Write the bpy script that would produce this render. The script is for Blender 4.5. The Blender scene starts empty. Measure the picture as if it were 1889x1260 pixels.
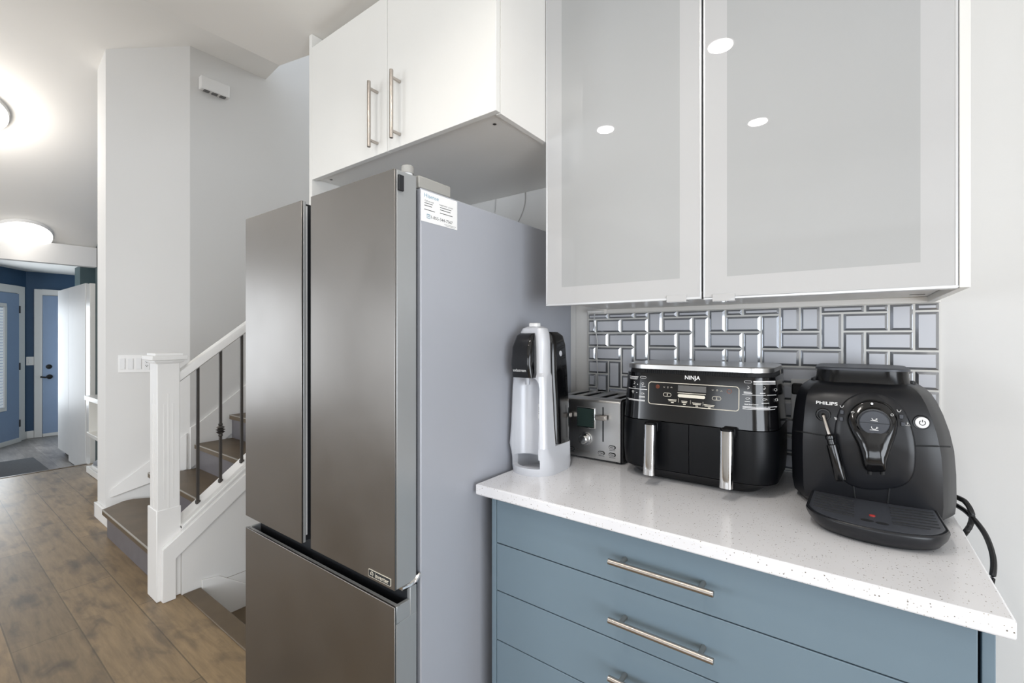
import bpy, bmesh, math, random
from mathutils import Vector, Matrix
from mathutils.bvhtree import BVHTree
random.seed(4)
C = bpy.context.scene.collection
SC = bpy.context.scene

# ------------------------------------------------------------------ camera
F, CX, CY = 840.0, 944.5, 622.0
TH = math.atan(622.5 / 840.0)
EYE = Vector((0, 0, 1.314))
cd = bpy.data.cameras.new('camera'); cam = bpy.data.objects.new('camera', cd); C.objects.link(cam)
cam.location = EYE; cam.rotation_euler = (math.pi / 2, 0, TH)
cd.sensor_width = 36; cd.sensor_fit = 'HORIZONTAL'; cd.lens = F / 1889 * 36
cd.shift_y = -8 / 1889; cd.clip_start = 0.02; cd.clip_end = 100
SC.camera = cam

# ------------------------------------------------------------------ view / world / lights
SC.view_settings.view_transform = 'Standard'; SC.view_settings.look = 'None'
SC.view_settings.gamma = 1; SC.view_settings.use_curve_mapping = False
SC.view_settings.exposure = -0.10
SC.cycles.use_denoising = True
SC.cycles.max_bounces = 12; SC.cycles.diffuse_bounces = 9; SC.cycles.glossy_bounces = 5
SC.cycles.sample_clamp_indirect = 6; SC.cycles.caustics_reflective = False
w = bpy.data.worlds.new('world'); SC.world = w; w.use_nodes = True
bg = w.node_tree.nodes['Background']
bg.inputs[0].default_value = (0.80, 0.88, 1.0, 1); bg.inputs[1].default_value = 1.6

def area(name, loc, rot, sx, sy, power, col, spread=math.pi):
    l = bpy.data.lights.new(name, 'AREA'); l.shape = 'RECTANGLE'; l.size = sx; l.size_y = sy
    l.energy = power; l.color = col; l.spread = spread
    o = bpy.data.objects.new(name, l); C.objects.link(o); o.location = loc; o.rotation_euler = rot
    return o
DAY = (0.90, 0.95, 1.0); WARM = (1.0, 0.94, 0.87)
HP = math.pi / 2
area('daylight_patio', (2.56, -1.2, 0.98), (0, HP, 0), 1.8, 2.6, 100, DAY)           # patio window, right wall
area('daylight_rear', (0.2, -3.94, 1.15), (HP, 0, 0), 2.8, 1.3, 42, DAY)              # kitchen rear window
area('daylight_living', (-4.0, -3.94, 1.15), (HP, 0, 0), 2.2, 1.3, 72, DAY)           # living room window
area('daylight_side', (-6.26, -1.45, 1.25), (0, -HP, 0), 1.6, .75, 26, DAY)           # living room side window
area('daylight_door', (-8.83, .73, 1.05), (HP, 0, math.radians(-36)), .5, 1.4, 26, (.87, .94, 1))   # glazed front door
area('landing_fill', (-2.7, 4.1, 4.2), (HP, 0, math.pi), 1.6, 1.0, 20, DAY)         # unseen fill light, added to brighten the upper stairwell

# ------------------------------------------------------------------ measuring
ct, st = math.cos(TH), math.sin(TH)
def ray(x, y):
    t = (x - CX) / F; v = (CY - y) / F
    return Vector((ct * t - st, st * t + ct, v))
def at_y(x, y, Y): r = ray(x, y); return EYE + r * (Y / r.y)
def at_x(x, y, X): r = ray(x, y); return EYE + r * (X / r.x)
def at_z(x, y, Z): r = ray(x, y); return EYE + r * ((Z - EYE.z) / r.z)

# ------------------------------------------------------------------ materials
def lin(h):
    h = h.lstrip('#'); o = []
    for i in (0, 2, 4):
        c = int(h[i:i + 2], 16) / 255
        o.append(c / 12.92 if c <= 0.04045 else ((c + 0.055) / 1.055) ** 2.4)
    return (*o, 1)
def nd(m, t, **k):
    n = m.node_tree.nodes.new(t)
    for a, b in k.items(): setattr(n, a, b)
    return n
def mat(name, col, rough=0.5, metal=0.0, coat=0.0, var=0.04, scale=6.0, bump=0.0, bscale=80.0, emit=0.0, aniso=0.0, spec=0.5, crough=0.03):
    m = bpy.data.materials.new(name); m.use_nodes = True
    L = m.node_tree.links; p = m.node_tree.nodes['Principled BSDF']
    c = lin(col) if isinstance(col, str) else (*col, 1)
    tc = nd(m, 'ShaderNodeTexCoord')
    nz = nd(m, 'ShaderNodeTexNoise'); nz.inputs['Scale'].default_value = scale; nz.inputs['Detail'].default_value = 3
    L.new(tc.outputs['Object'], nz.inputs['Vector'])
    rp = nd(m, 'ShaderNodeValToRGB')
    rp.color_ramp.elements[0].position = 0.3; rp.color_ramp.elements[1].position = 0.7
    rp.color_ramp.elements[0].color = tuple(min(1, x * (1 - var)) for x in c[:3]) + (1,)
    rp.color_ramp.elements[1].color = tuple(min(1, x * (1 + var)) for x in c[:3]) + (1,)
    L.new(nz.outputs['Fac'], rp.inputs['Fac']); L.new(rp.outputs['Color'], p.inputs['Base Color'])
    p.inputs['Roughness'].default_value = rough; p.inputs['Metallic'].default_value = metal
    p.inputs['Coat Weight'].default_value = coat; p.inputs['Coat Roughness'].default_value = crough
    p.inputs['Specular IOR Level'].default_value = spec
    if aniso: p.inputs['Anisotropic'].default_value = aniso
    if emit:
        p.inputs['Emission Color'].default_value = c; p.inputs['Emission Strength'].default_value = emit
    if bump:
        n2 = nd(m, 'ShaderNodeTexNoise'); n2.inputs['Scale'].default_value = bscale; n2.inputs['Detail'].default_value = 4
        L.new(tc.outputs['Object'], n2.inputs['Vector'])
        b = nd(m, 'ShaderNodeBump'); b.inputs['Strength'].default_value = bump; b.inputs['Distance'].default_value = 0.002
        L.new(n2.outputs['Fac'], b.inputs['Height']); L.new(b.outputs['Normal'], p.inputs['Normal'])
    return m

def brushed(name, col, rough, stretch=(1, 1, 120), metal=1.0, amt=0.06):
    m = mat(name, col, rough, metal, var=0.02)
    L = m.node_tree.links; p = m.node_tree.nodes['Principled BSDF']
    tc = nd(m, 'ShaderNodeTexCoord'); mp = nd(m, 'ShaderNodeMapping'); mp.inputs['Scale'].default_value = stretch
    nz = nd(m, 'ShaderNodeTexNoise'); nz.inputs['Scale'].default_value = 6; nz.inputs['Detail'].default_value = 3
    L.new(tc.outputs['Object'], mp.inputs[0]); L.new(mp.outputs[0], nz.inputs['Vector'])
    mr = nd(m, 'ShaderNodeMapRange'); mr.inputs[3].default_value = rough - amt; mr.inputs[4].default_value = rough + amt
    L.new(nz.outputs['Fac'], mr.inputs[0]); L.new(mr.outputs[0], p.inputs['Roughness'])
    return m

def plank_mat(name, ca, cb, cdark, cmort, rough, pw=0.21, pl=1.25):
    m = bpy.data.materials.new(name); m.use_nodes = True
    L = m.node_tree.links; p = m.node_tree.nodes['Principled BSDF']
    tc = nd(m, 'ShaderNodeTexCoord')
    br = nd(m, 'ShaderNodeTexBrick'); br.offset = 0.37; br.offset_frequency = 2
    br.inputs['Scale'].default_value = 1; br.inputs['Brick Width'].default_value = pl; br.inputs['Row Height'].default_value = pw
    br.inputs['Mortar Size'].default_value = 0.0025; br.inputs['Mortar Smooth'].default_value = 0.2; br.inputs['Bias'].default_value = 0
    br.inputs['Color1'].default_value = lin(ca); br.inputs['Color2'].default_value = lin(cb); br.inputs['Mortar'].default_value = lin(cmort)
    sh = nd(m, 'ShaderNodeMapping'); sh.inputs['Location'].default_value = (0.3, -0.07, 0); L.new(tc.outputs['Object'], sh.inputs[0]); L.new(sh.outputs[0], br.inputs['Vector'])
    # grain streaks along the boards
    mp = nd(m, 'ShaderNodeMapping'); mp.inputs['Scale'].default_value = (1.6, 14, 1)
    L.new(tc.outputs['Object'], mp.inputs[0])
    n1 = nd(m, 'ShaderNodeTexNoise'); n1.inputs['Scale'].default_value = 3; n1.inputs['Detail'].default_value = 6; n1.inputs['Roughness'].default_value = 0.6
    L.new(mp.outputs[0], n1.inputs['Vector'])
    # cloudy stains, wear marks
    mp2 = nd(m, 'ShaderNodeMapping'); mp2.inputs['Scale'].default_value = (2.2, 5.5, 1)
    L.new(tc.outputs['Object'], mp2.inputs[0])
    n2 = nd(m, 'ShaderNodeTexNoise'); n2.inputs['Scale'].default_value = 2.2; n2.inputs['Detail'].default_value = 5; n2.inputs['Distortion'].default_value = 0.6
    L.new(mp2.outputs[0], n2.inputs['Vector'])
    r1 = nd(m, 'ShaderNodeMapRange'); r1.inputs[1].default_value = 0.3; r1.inputs[2].default_value = 0.75; r1.inputs[3].default_value = 0.72; r1.inputs[4].default_value = 1.22
    L.new(n1.outputs['Fac'], r1.inputs[0])
    r2 = nd(m, 'ShaderNodeMapRange'); r2.inputs[1].default_value = 0.50; r2.inputs[2].default_value = 0.72; r2.inputs[3].default_value = 0; r2.inputs[4].default_value = 0.75
    L.new(n2.outputs['Fac'], r2.inputs[0])
    mx = nd(m, 'ShaderNodeVectorMath', operation='SCALE'); L.new(br.outputs['Color'], mx.inputs[0]); L.new(r1.outputs[0], mx.inputs['Scale'])
    mm = nd(m, 'ShaderNodeMix', data_type='RGBA'); L.new(r2.outputs[0], mm.inputs[0]); L.new(mx.outputs[0], mm.inputs[6]); mm.inputs[7].default_value = lin(cdark)
    L.new(mm.outputs[2], p.inputs['Base Color']); p.inputs['Roughness'].default_value = rough
    b = nd(m, 'ShaderNodeBump'); b.inputs['Strength'].default_value = 0.15; b.inputs['Distance'].default_value = 0.002
    L.new(n1.outputs['Fac'], b.inputs['Height']); L.new(b.outputs['Normal'], p.inputs['Normal'])
    return m

def quartz(name):
    m = mat(name, '#e7e7ea', 0.16, var=0.02, scale=9)
    L = m.node_tree.links; p = m.node_tree.nodes['Principled BSDF']
    tc = nd(m, 'ShaderNodeTexCoord')
    base = p.inputs['Base Color'].links[0].from_socket
    for sc_, th_, col in ((150, 0.10, '#6f675c'), (260, 0.12, '#a39a8c'), (70, 0.035, '#4d4740')):
        v = nd(m, 'ShaderNodeTexVoronoi'); v.inputs['Scale'].default_value = sc_
        L.new(tc.outputs['Object'], v.inputs['Vector'])
        lt = nd(m, 'ShaderNodeMath', operation='LESS_THAN'); lt.inputs[1].default_value = th_ * 1.6
        L.new(v.outputs['Distance'], lt.inputs[0])
        # only some of the cells carry a speck
        sp = nd(m, 'ShaderNodeSeparateColor'); L.new(v.outputs['Color'], sp.inputs[0])
        g = nd(m, 'ShaderNodeMath', operation='GREATER_THAN'); g.inputs[1].default_value = 0.72; L.new(sp.outputs[0], g.inputs[0])
        ml = nd(m, 'ShaderNodeMath', operation='MULTIPLY'); L.new(lt.outputs[0], ml.inputs[0]); L.new(g.outputs[0], ml.inputs[1])
        mx = nd(m, 'ShaderNodeMix', data_type='RGBA'); L.new(ml.outputs[0], mx.inputs[0]); L.new(base, mx.inputs[6]); mx.inputs[7].default_value = lin(col)
        base = mx.outputs[2]
    L.new(base, p.inputs['Base Color'])
    return m

M = {}
M['wall'] = mat('wall_paint', '#dddcda', 0.75, bump=0.05, bscale=220, var=0.012, scale=2)
M['ceil'] = mat('ceiling_paint', '#f0eeea', 0.8, bump=0.06, bscale=200, var=0.012, scale=2)
M['dimwall'] = mat('dimmed_wall_paint', '#b3aca4', 0.75, bump=0.05, bscale=220, var=0.012, scale=2)  # made-up darker tone for an unseen wall, to dim its reflection in the fridge
M['trim'] = mat('white_trim_paint', '#e9e8e6', 0.35, var=0.01)
M['navy'] = mat('navy_wall_paint', '#34516f', 0.6, var=0.04)
M['teal'] = mat('dark_teal_paint', '#4a5a5c', 0.6, var=0.05)
M['doorblue'] = mat('blue_door_paint', '#8ea2c0', 0.4, var=0.02)
M['floor'] = plank_mat('vinyl_plank_floor', '#927b5b', '#7a684f', '#453b32', '#64553f', 0.42)
M['efloor'] = plank_mat('grey_plank_floor', '#928d89', '#837f7c', '#6b6765', '#a09c98', 0.35, 0.17, 0.9)
M['tread'] = mat('brown_stair_wood', '#5e4f3b', 0.42, var=0.12, scale=9, bump=0.05, bscale=60)
M['riser'] = mat('grey_stair_riser', '#69666a', 0.35, var=0.1, scale=9)
M['nosing'] = mat('metal_nosing', '#b5b1aa', 0.35, 0.6)
M['cab'] = mat('white_cabinet_lacquer', '#e6e5e1', 0.28, var=0.008)
M['cabin'] = mat('white_melamine', '#e8e6e2', 0.35, var=0.01)
M['glassb'] = mat('white_backed_glass', '#bfbfbf', 0.3, coat=1.0, var=0.004, spec=0, crough=0)
M['glassc'] = mat('frosted_grey_glass', '#aeafaf', 0.3, coat=1.0, var=0.006, spec=0, crough=0)
M['alu'] = mat('white_aluminium', '#d8d9da', 0.3, 0.3)
M['blue'] = mat('blue_grey_lacquer', '#70828e', 0.42, var=0.01)
M['dark'] = mat('dark_recess', '#15171a', 0.7)
M['quartz'] = quartz('white_quartz')
M['nickel'] = brushed('brushed_nickel', '#b8b1aa', 0.30, (8, 1, 1), amt=0.02)
M['steel'] = brushed('brushed_fridge_steel', '#8d8a87', 0.33, (1, 1, 1))
M['steelside'] = mat('silver_grey_paint', '#abaeb6', 0.42, 0.15, var=0.01)
M['dooredge'] = mat('silver_door_edge', '#a9abac', 0.35, 0.5, var=0.01)
M['chrome'] = mat('chrome', '#d8d8d8', 0.06, 1.0, var=0.01)
M['gasket'] = mat('dark_gasket', '#1b1d21', 0.5)
M['black'] = mat('matt_black_plastic', '#08090c', 0.36, var=0.05, spec=0.22)
M['blackg'] = mat('gloss_black_plastic', '#0a0a0c', 0.12, coat=0.15)
M['blackm'] = mat('soft_black_rubber', '#0d0d0f', 0.6)
M['philips'] = mat('charcoal_plastic', '#17181c', 0.34, var=0.04, spec=0.42)
M['phside'] = mat('grey_metallic_plastic', '#55565a', 0.36, 0.3)
M['grille'] = mat('grey_drip_plastic', '#3d4047', 0.4)
M['silver'] = mat('silver_plastic', '#cfd1d6', 0.33, 0.2, var=0.01)
M['silverin'] = mat('silver_cavity', '#b9bbc0', 0.34, 0.2, var=0.01)
M['toast'] = brushed('toaster_steel', '#c9c8c6', 0.30, (1, 1, 14), amt=0.03)
M['lcd'] = mat('green_lcd', '#2b3835', 0.18, coat=0.3)
M['grey'] = mat('grey_plastic', '#9b9a96', 0.5)
M['greyd'] = mat('grey_screen', '#5d5c5b', 0.2)
M['label'] = mat('white_label_paper', '#eeeeee', 0.5, var=0.005)
M['ink'] = mat('black_ink', '#222426', 0.6)
M['inkb'] = mat('blue_ink', '#6f9fb8', 0.6)
M['white'] = mat('white_print', '#e8e8e8', 0.5, var=0.005)
M['cream'] = mat('cream_print', '#d9d3c4', 0.4, var=0.005)
M['orange'] = mat('orange_print', '#a85a3c', 0.5)
M['red'] = mat('red_float', '#b23a35', 0.4)
M['tilec'] = mat('silver_glass_tile', '#d0d2d8', 0.4, 0.0, coat=0.06, var=0.01, spec=0.15)
M['tileb'] = mat('mirror_bevel', '#b4b7bc', 0.10, 0.7, var=0.01)
M['grout'] = mat('pale_grout', '#dddcd8', 0.6)
M['mat'] = mat('grey_doormat', '#4c4e52', 0.9, var=0.1, scale=60, bump=0.4, bscale=300)
M['cord'] = mat('black_cord', '#121315', 0.45)
M['whitecord'] = mat('white_cord', '#d8d8d6', 0.5)
M['iron'] = mat('dark_iron', '#4b4744', 0.4, 0.5)
M['lamp'] = mat('lamp_diffuser', (1.0, 0.97, 0.92), 0.5, emit=2.6)
M['spot'] = mat('spotlight_lens', (1.0, 0.98, 0.95), 0.5, emit=26.0)
M['blind'] = mat('white_blind', '#dfe6ee', 0.5, emit=0.25)  # slight emission stands in for daylight coming through the blind
M['hopper'] = mat('smoky_hopper', '#08080a', 0.16, coat=0.0, spec=0.35)
M['glossw'] = mat('gloss_white_front', '#dcdcdb', 0.5, coat=0.0, var=0.01, spec=0.3)
M['shoe'] = mat('grey_shoe_fabric', '#8b8f96', 0.7)
def gl():
    m = bpy.data.materials.new('window_glass'); m.use_nodes = True
    p = m.node_tree.nodes['Principled BSDF']; p.inputs['Transmission Weight'].default_value = 1
    p.inputs['Roughness'].default_value = 0.0; p.inputs['IOR'].default_value = 1.45
    p.inputs['Base Color'].default_value = (0.95, 0.97, 0.97, 1)
    return m
M['glass'] = gl()

# ------------------------------------------------------------------ mesh building
def worg(o):
    v = Vector((0, 0, 0))
    while o: v += o.location; o = o.parent
    return v
def rr(x0, x1, y0, y1, r, z, n=6):
    r = min(r, (x1 - x0) / 2 - 1e-4, (y1 - y0) / 2 - 1e-4); out = []
    for cx_, cy_, a in ((x1 - r, y1 - r, 0), (x0 + r, y1 - r, 90), (x0 + r, y0 + r, 180), (x1 - r, y0 + r, 270)):
        for i in range(n + 1):
            b = math.radians(a + 90 * i / n); out.append(Vector((cx_ + r * math.cos(b), cy_ + r * math.sin(b), z)))
    return out
class B:
    def __init__(s): s.v = []; s.f = []; s.m = []
    def add(s, vs, fs, mi=0):
        k = len(s.v); s.v += [Vector(x) for x in vs]
        for f in fs: s.f.append([k + i for i in f]); s.m.append(mi)
        return s
    def box(s, x0, x1, y0, y1, z0, z1, mi=0):
        vs = [(x, y, z) for z in (z0, z1) for y in (y0, y1) for x in (x0, x1)]
        return s.add(vs, [(0, 2, 3, 1), (4, 5, 7, 6), (0, 1, 5, 4), (2, 6, 7, 3), (0, 4, 6, 2), (1, 3, 7, 5)], mi)
    def prism(s, pts, d, mi=0):                       # planar polygon swept by the vector d
        n = len(pts); d = Vector(d); a = [Vector(p) for p in pts]
        return s.add(a + [p + d for p in a], [tuple(range(n))[::-1], tuple(range(n, 2 * n))] + [(i, (i + 1) % n, n + (i + 1) % n, n + i) for i in range(n)], mi)
    def loft(s, rings, mi=0, cap=True):
        n = len(rings[0]); vs = [p for r in rings for p in r]; fs = []
        for k in range(len(rings) - 1):
            for i in range(n): fs.append((k * n + i, k * n + (i + 1) % n, (k + 1) * n + (i + 1) % n, (k + 1) * n + i))
        if cap: fs += [tuple(range(n))[::-1], tuple((len(rings) - 1) * n + i for i in range(n))]
        return s.add(vs, fs, mi)
    def cyl(s, p0, p1, r0, r1=None, n=24, mi=0):
        p0 = Vector(p0); p1 = Vector(p1); r1 = r0 if r1 is None else r1
        q = (p1 - p0).to_track_quat('Z', 'Y').to_matrix()
        ring = lambda p, r: [p + q @ Vector((r * math.cos(2 * math.pi * i / n), r * math.sin(2 * math.pi * i / n), 0)) for i in range(n)]
        return s.loft([ring(p0, r0), ring(p1, r1)], mi)
    def lathe(s, c, axis, prof, n=32, mi=0):           # prof: (radius, distance along axis)
        c = Vector(c); ax = Vector(axis).normalized(); q = ax.to_track_quat('Z', 'Y').to_matrix()
        return s.loft([[c + ax * h + q @ Vector((r * math.cos(2 * math.pi * i / n), r * math.sin(2 * math.pi * i / n), 0)) for i in range(n)] for r, h in prof], mi)
    def tube(s, pts, r, n=10, mi=0, closed=False):
        pts = [Vector(p) for p in pts]; rings = []; N = len(pts); up = Vector((0.123, 0.2, 0.97))
        for i, p in enumerate(pts):
            if closed: t = pts[(i + 1) % N] - pts[i - 1]
            else: t = pts[min(i + 1, N - 1)] - pts[max(i - 1, 0)]
            t.normalize(); a = t.cross(up)
            if a.length < 1e-3: a = t.cross(Vector((1, 0, 0)))
            a.normalize(); b = a.cross(t)
            rings.append([p + (a * math.cos(2 * math.pi * k / n) + b * math.sin(2 * math.pi * k / n)) * r for k in range(n)])
        if closed: return s.loft(rings + [rings[0]], mi, cap=False)
        return s.loft(rings, mi)
    def build(s, name, m, parent=None, bevel=0.0, seg=2, smooth=40, fix=True):
        me = bpy.data.meshes.new(name); og = worg(parent) if parent else Vector((0, 0, 0))
        me.from_pydata([v - og for v in s.v], [], s.f)
        for x in (m if isinstance(m, list) else [m]): me.materials.append(x)
        for p, i in zip(me.polygons, s.m): p.material_index = i
        if fix:
            bm = bmesh.new(); bm.from_mesh(me); bmesh.ops.remove_doubles(bm, verts=bm.verts, dist=1e-6)
            bmesh.ops.recalc_face_normals(bm, faces=bm.faces); bm.to_mesh(me); bm.free()
        me.shade_smooth(); me.set_sharp_from_angle(angle=math.radians(smooth))
        o = bpy.data.objects.new(name, me); C.objects.link(o)
        if parent: o.parent = parent
        if bevel:
            b = o.modifiers.new('bevel', 'BEVEL'); b.width = bevel; b.segments = seg; b.limit_method = 'ANGLE'; b.angle_limit = math.radians(40)
            b.harden_normals = False
        return o
def box(name, m, x0, x1, y0, y1, z0, z1, parent=None, bevel=0.0, seg=2):
    return B().box(x0, x1, y0, y1, z0, z1).build(name, m, parent, bevel, seg)
def tag(o, label, cat, group=None, kind=None):
    o['label'] = label; o['category'] = cat
    if group: o['group'] = group
    if kind: o['kind'] = kind
    return o
def thing(name, loc, label, cat, group=None):
    o = bpy.data.objects.new(name, None); C.objects.link(o); o.location = loc; o.empty_display_size = 0.1
    return tag(o, label, cat, group)
def struct(o, label=None, cat=None):
    o['kind'] = 'structure'
    if label: o['label'] = label; o['category'] = cat or o.name.split('_')[0]
    return o
def cut(o, *builders):                                  # subtract shapes from a mesh for good
    for b in builders:
        me = bpy.data.meshes.new('tmp'); og = worg(o); me.from_pydata([v - og for v in b.v], [], b.f)
        bm = bmesh.new(); bm.from_mesh(me); bmesh.ops.remove_doubles(bm, verts=bm.verts, dist=1e-6); bmesh.ops.recalc_face_normals(bm, faces=bm.faces); bm.to_mesh(me); bm.free()
        c = bpy.data.objects.new('tmp', me); C.objects.link(c); c.location = og
        md = o.modifiers.new('cut', 'BOOLEAN'); md.object = c; md.solver = 'EXACT'; md.operation = 'DIFFERENCE'
        dg = bpy.context.evaluated_depsgraph_get(); dg.update()
        nm = bpy.data.meshes.new_from_object(o.evaluated_get(dg)); old = o.data
        o.modifiers.remove(md); o.data = nm; bpy.data.objects.remove(c); bpy.data.meshes.remove(old)
        nm.shade_smooth(); nm.set_sharp_from_angle(angle=math.radians(38))
    return o
class Surf:                                             # the skin of a finished mesh, to lay prints and seams on
    def __init__(s, *obs):
        bm = bmesh.new(); vs = []; fs = []
        for o in obs:
            og = worg(o); k = len(vs); vs += [v.co + og for v in o.data.vertices]; fs += [[k + i for i in p.vertices] for p in o.data.polygons]
        bm.free(); s.t = BVHTree.FromPolygons(vs, fs)
    def px(s, x, y):
        h = s.t.ray_cast(EYE, ray(x, y).normalized()); return h[0]
    def y(s, X, z, off=0.0006):
        h = s.t.ray_cast(Vector((X, 0.3, z)), Vector((0, 1, 0)))
        return Vector((X, (h[0].y if h[0] else 1.3) - off, z))
def text_mesh(body, bold=0.0):
    cu = bpy.data.curves.new('t', 'FONT'); cu.body = body; cu.align_x = 'CENTER'; cu.align_y = 'CENTER'; cu.resolution_u = 3; cu.offset = bold
    o = bpy.data.objects.new('t', cu); C.objects.link(o)
    dg = bpy.context.evaluated_depsgraph_get(); dg.update()
    me = bpy.data.meshes.new_from_object(o.evaluated_get(dg)); bpy.data.objects.remove(o); bpy.data.curves.remove(cu)
    vs = [v.co.copy() for v in me.vertices]; fs = [list(p.vertices) for p in me.polygons]; bpy.data.meshes.remove(me)
    xs = [v.x for v in vs]; ys = [v.y for v in vs]
    return vs, fs, min(xs), max(xs), min(ys), max(ys)
def lettering(bd, body, c, right, up, width, height, place=None, mi=0, bold=0.0):
    """flat lettering of the given width and height centred at c; place(X, z) lays it on a curved skin"""
    vs, fs, a, b_, c0, d = text_mesh(body, bold); right = Vector(right); up = Vector(up); c = Vector(c)
    out = []
    for v in vs:
        u = ((v.x - a) / (b_ - a) - 0.5) * width; q = ((v.y - c0) / (d - c0) - 0.5) * height
        p = c + right * u + up * q
        out.append(place(p.x, p.z) if place else p)
    bd.add(out, fs, mi); return bd
# ------------------------------------------------------------------ the room
XW = -3.84                                              # stair wall
b = B(); b.box(-6.35, 2.7, -4.1, 0.93, -0.2, 0); b.box(-1.612, 2.7, 0.93, 1.7, -0.2, 0); b.box(-6.35, -2.73, 0.93, 2.2, -0.2, 0)
struct(b.build('floor', M['floor']))
struct(box('floor_entry', M['efloor'], -9.9, -6.35, -1.6, 2.3, -0.35, -0.15))
struct(box('trim_1', M['tread'], -6.366, -6.33, -1.6, 1.17, -0.15, 0.004))
struct(box('wall_back', M['wall'], -1.62, 2.7, 1.58, 1.7, 0, 2.43))
struct(box('wall_alcove', M['wall'], -1.584, -0.86, 1.508, 1.579, 0, 2.0))
# right wall with the patio window
b = B(); b.box(2.6, 2.7, -4.1, -2.55, 0, 2.43); b.box(2.6, 2.7, 0.25, 1.7, 0, 2.43); b.box(2.6, 2.7, -2.55, 0.25, 0, 0.05); b.box(2.6, 2.7, -2.55, 0.25, 2.2, 2.43)
struct(b.build('wall_right', M['wall']))
def window(n, axis, at, a0, a1, z0, z1, bars):
    b = B(); g = B(); t = 0.05
    def bx(bb, u0, u1, w0, w1, d):
        if axis == 'x': bb.box(at - d, at + d, u0, u1, w0, w1)
        else: bb.box(u0, u1, at - d, at + d, w0, w1)
    bx(b, a0, a0 + t, z0, z1, .03); bx(b, a1 - t, a1, z0, z1, .03); bx(b, a0 + t, a1 - t, z0, z0 + t, .03); bx(b, a0 + t, a1 - t, z1 - t, z1, .03)
    for i in range(1, bars): u = a0 + (a1 - a0) * i / bars; bx(b, u - .025, u + .025, z0 + t, z1 - t, .03)
    o = struct(b.build('window_%d' % n, M['trim'])); return o
window(1, 'x', 2.65, -2.55, 0.25, 0.05, 2.2, 2)
# rear wall with two windows
b = B(); b.box(-6.35, -5.2, -4.1, -4.0, 0, 4.6); b.box(-5.2, -2.8, -4.1, -4, 0, .45); b.box(-5.2, -2.8, -4.1, -4, 1.85, 4.6); b.box(-2.8, -1.3, -4.1, -4, 0, 4.6)
b.box(-1.3, 1.7, -4.1, -4, 0, .45); b.box(-1.3, 1.7, -4.1, -4, 1.85, 2.5); b.box(1.7, 2.7, -4.1, -4, 0, 2.5)
struct(b.build('wall_rear', M['wall']))
window(2, 'y', -4.05, -1.3, 1.7, .45, 1.85, 3); window(3, 'y', -4.05, -5.2, -2.8, .45, 1.85, 2)
# left wall of the living room with a side window
b = B(); b.box(-6.45, -6.35, -4.1, -1.9, 0, 2.3); b.box(-6.45, -6.35, -1.0, -0.8, 0, 2.3); b.box(-6.45, -6.35, -1.9, -1.0, 0, .4); b.box(-6.45, -6.35, -1.9, -1.0, 2.1, 2.3)
struct(b.build('wall_left', M['dimwall']))
window(4, 'x', -6.40, -1.9, -1.0, .4, 2.1, 1)
# ceilings: flat over the kitchen, vaulted over the hall
struct(B().prism([(-1.88, -4.1, 2.43), (2.7, -4.1, 2.43), (2.7, 1.7, 2.43), (-1.62, 1.7, 2.43), (-1.62, .99, 2.43), (-1.88, .935, 2.43)], (0, 0, .15)).build('ceiling', M['ceil']))
b = B()
vp = [(-6.45, 2.205), (-4.75, 3.118), (-4.42, 3.287), (-4.20, 3.352), (-4.0, 3.393), (XW, 3.425), (-1.70, 3.74)]
b.prism([(x, -4.1, z) for x, z in vp] + [(x, -4.1, z + .12) for x, z in vp[::-1]], (0, 5.895, 0))
struct(b.build('ceiling_hall', M['ceil'], smooth=45))
struct(box('wall_header', M['wall'], -1.88, -1.70, -4.1, 0.93, 2.5805, 3.74))
struct(box('ceiling_stair', M['ceil'], -4.1, -1.6, 1.7, 4.3, 5.0, 5.1))
# stair walls
b = B(); b.prism([(-4.44, .875, 0), (-4.22, .875, 0), (XW, 1.262, 0), (XW, 4.2, 0), (-4.0, 4.2, 0), (-4.0, 1.5, 0), (-4.44, 1.5, 0)], (0, 0, 5.0))
struct(b.build('wall_stair', M['wall'], smooth=10))
struct(box('wall_stair_end', M['wall'], -4.0, -1.6, 4.2, 4.3, -2.4, 5.0))
struct(box('wall_side', M['wall'], -1.620, -1.606, .99, 4.2, -2.4, 5.0))
struct(box('wall_upper', M['wall'], -1.606, -1.5, 1.7, 4.2, 2.4, 5.0))
struct(box('floor_lower', M['tread'], -2.73, -1.62, .95, 4.2, -2.4, -2.3))
# white baseboard return at the foot of the wall end
b = B(); b.box(-4.455, -3.99, .858, .875, 0, .105); b.box(-4.46, -4.44, .858, 1.09, 0, .105)
struct(b.build('baseboard_stair', M['trim'], bevel=.003))
# niche beside the hall: dark wall behind the shelves
struct(box('wall_niche', M['navy'], -6.285, -4.44, 1.50, 1.6, -.2, 3.6))
struct(box('trim_2', M['wall'], -6.40, -6.30, -1.6, 1.235, 2.043, 2.242))            # dropped beam over the step
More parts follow.
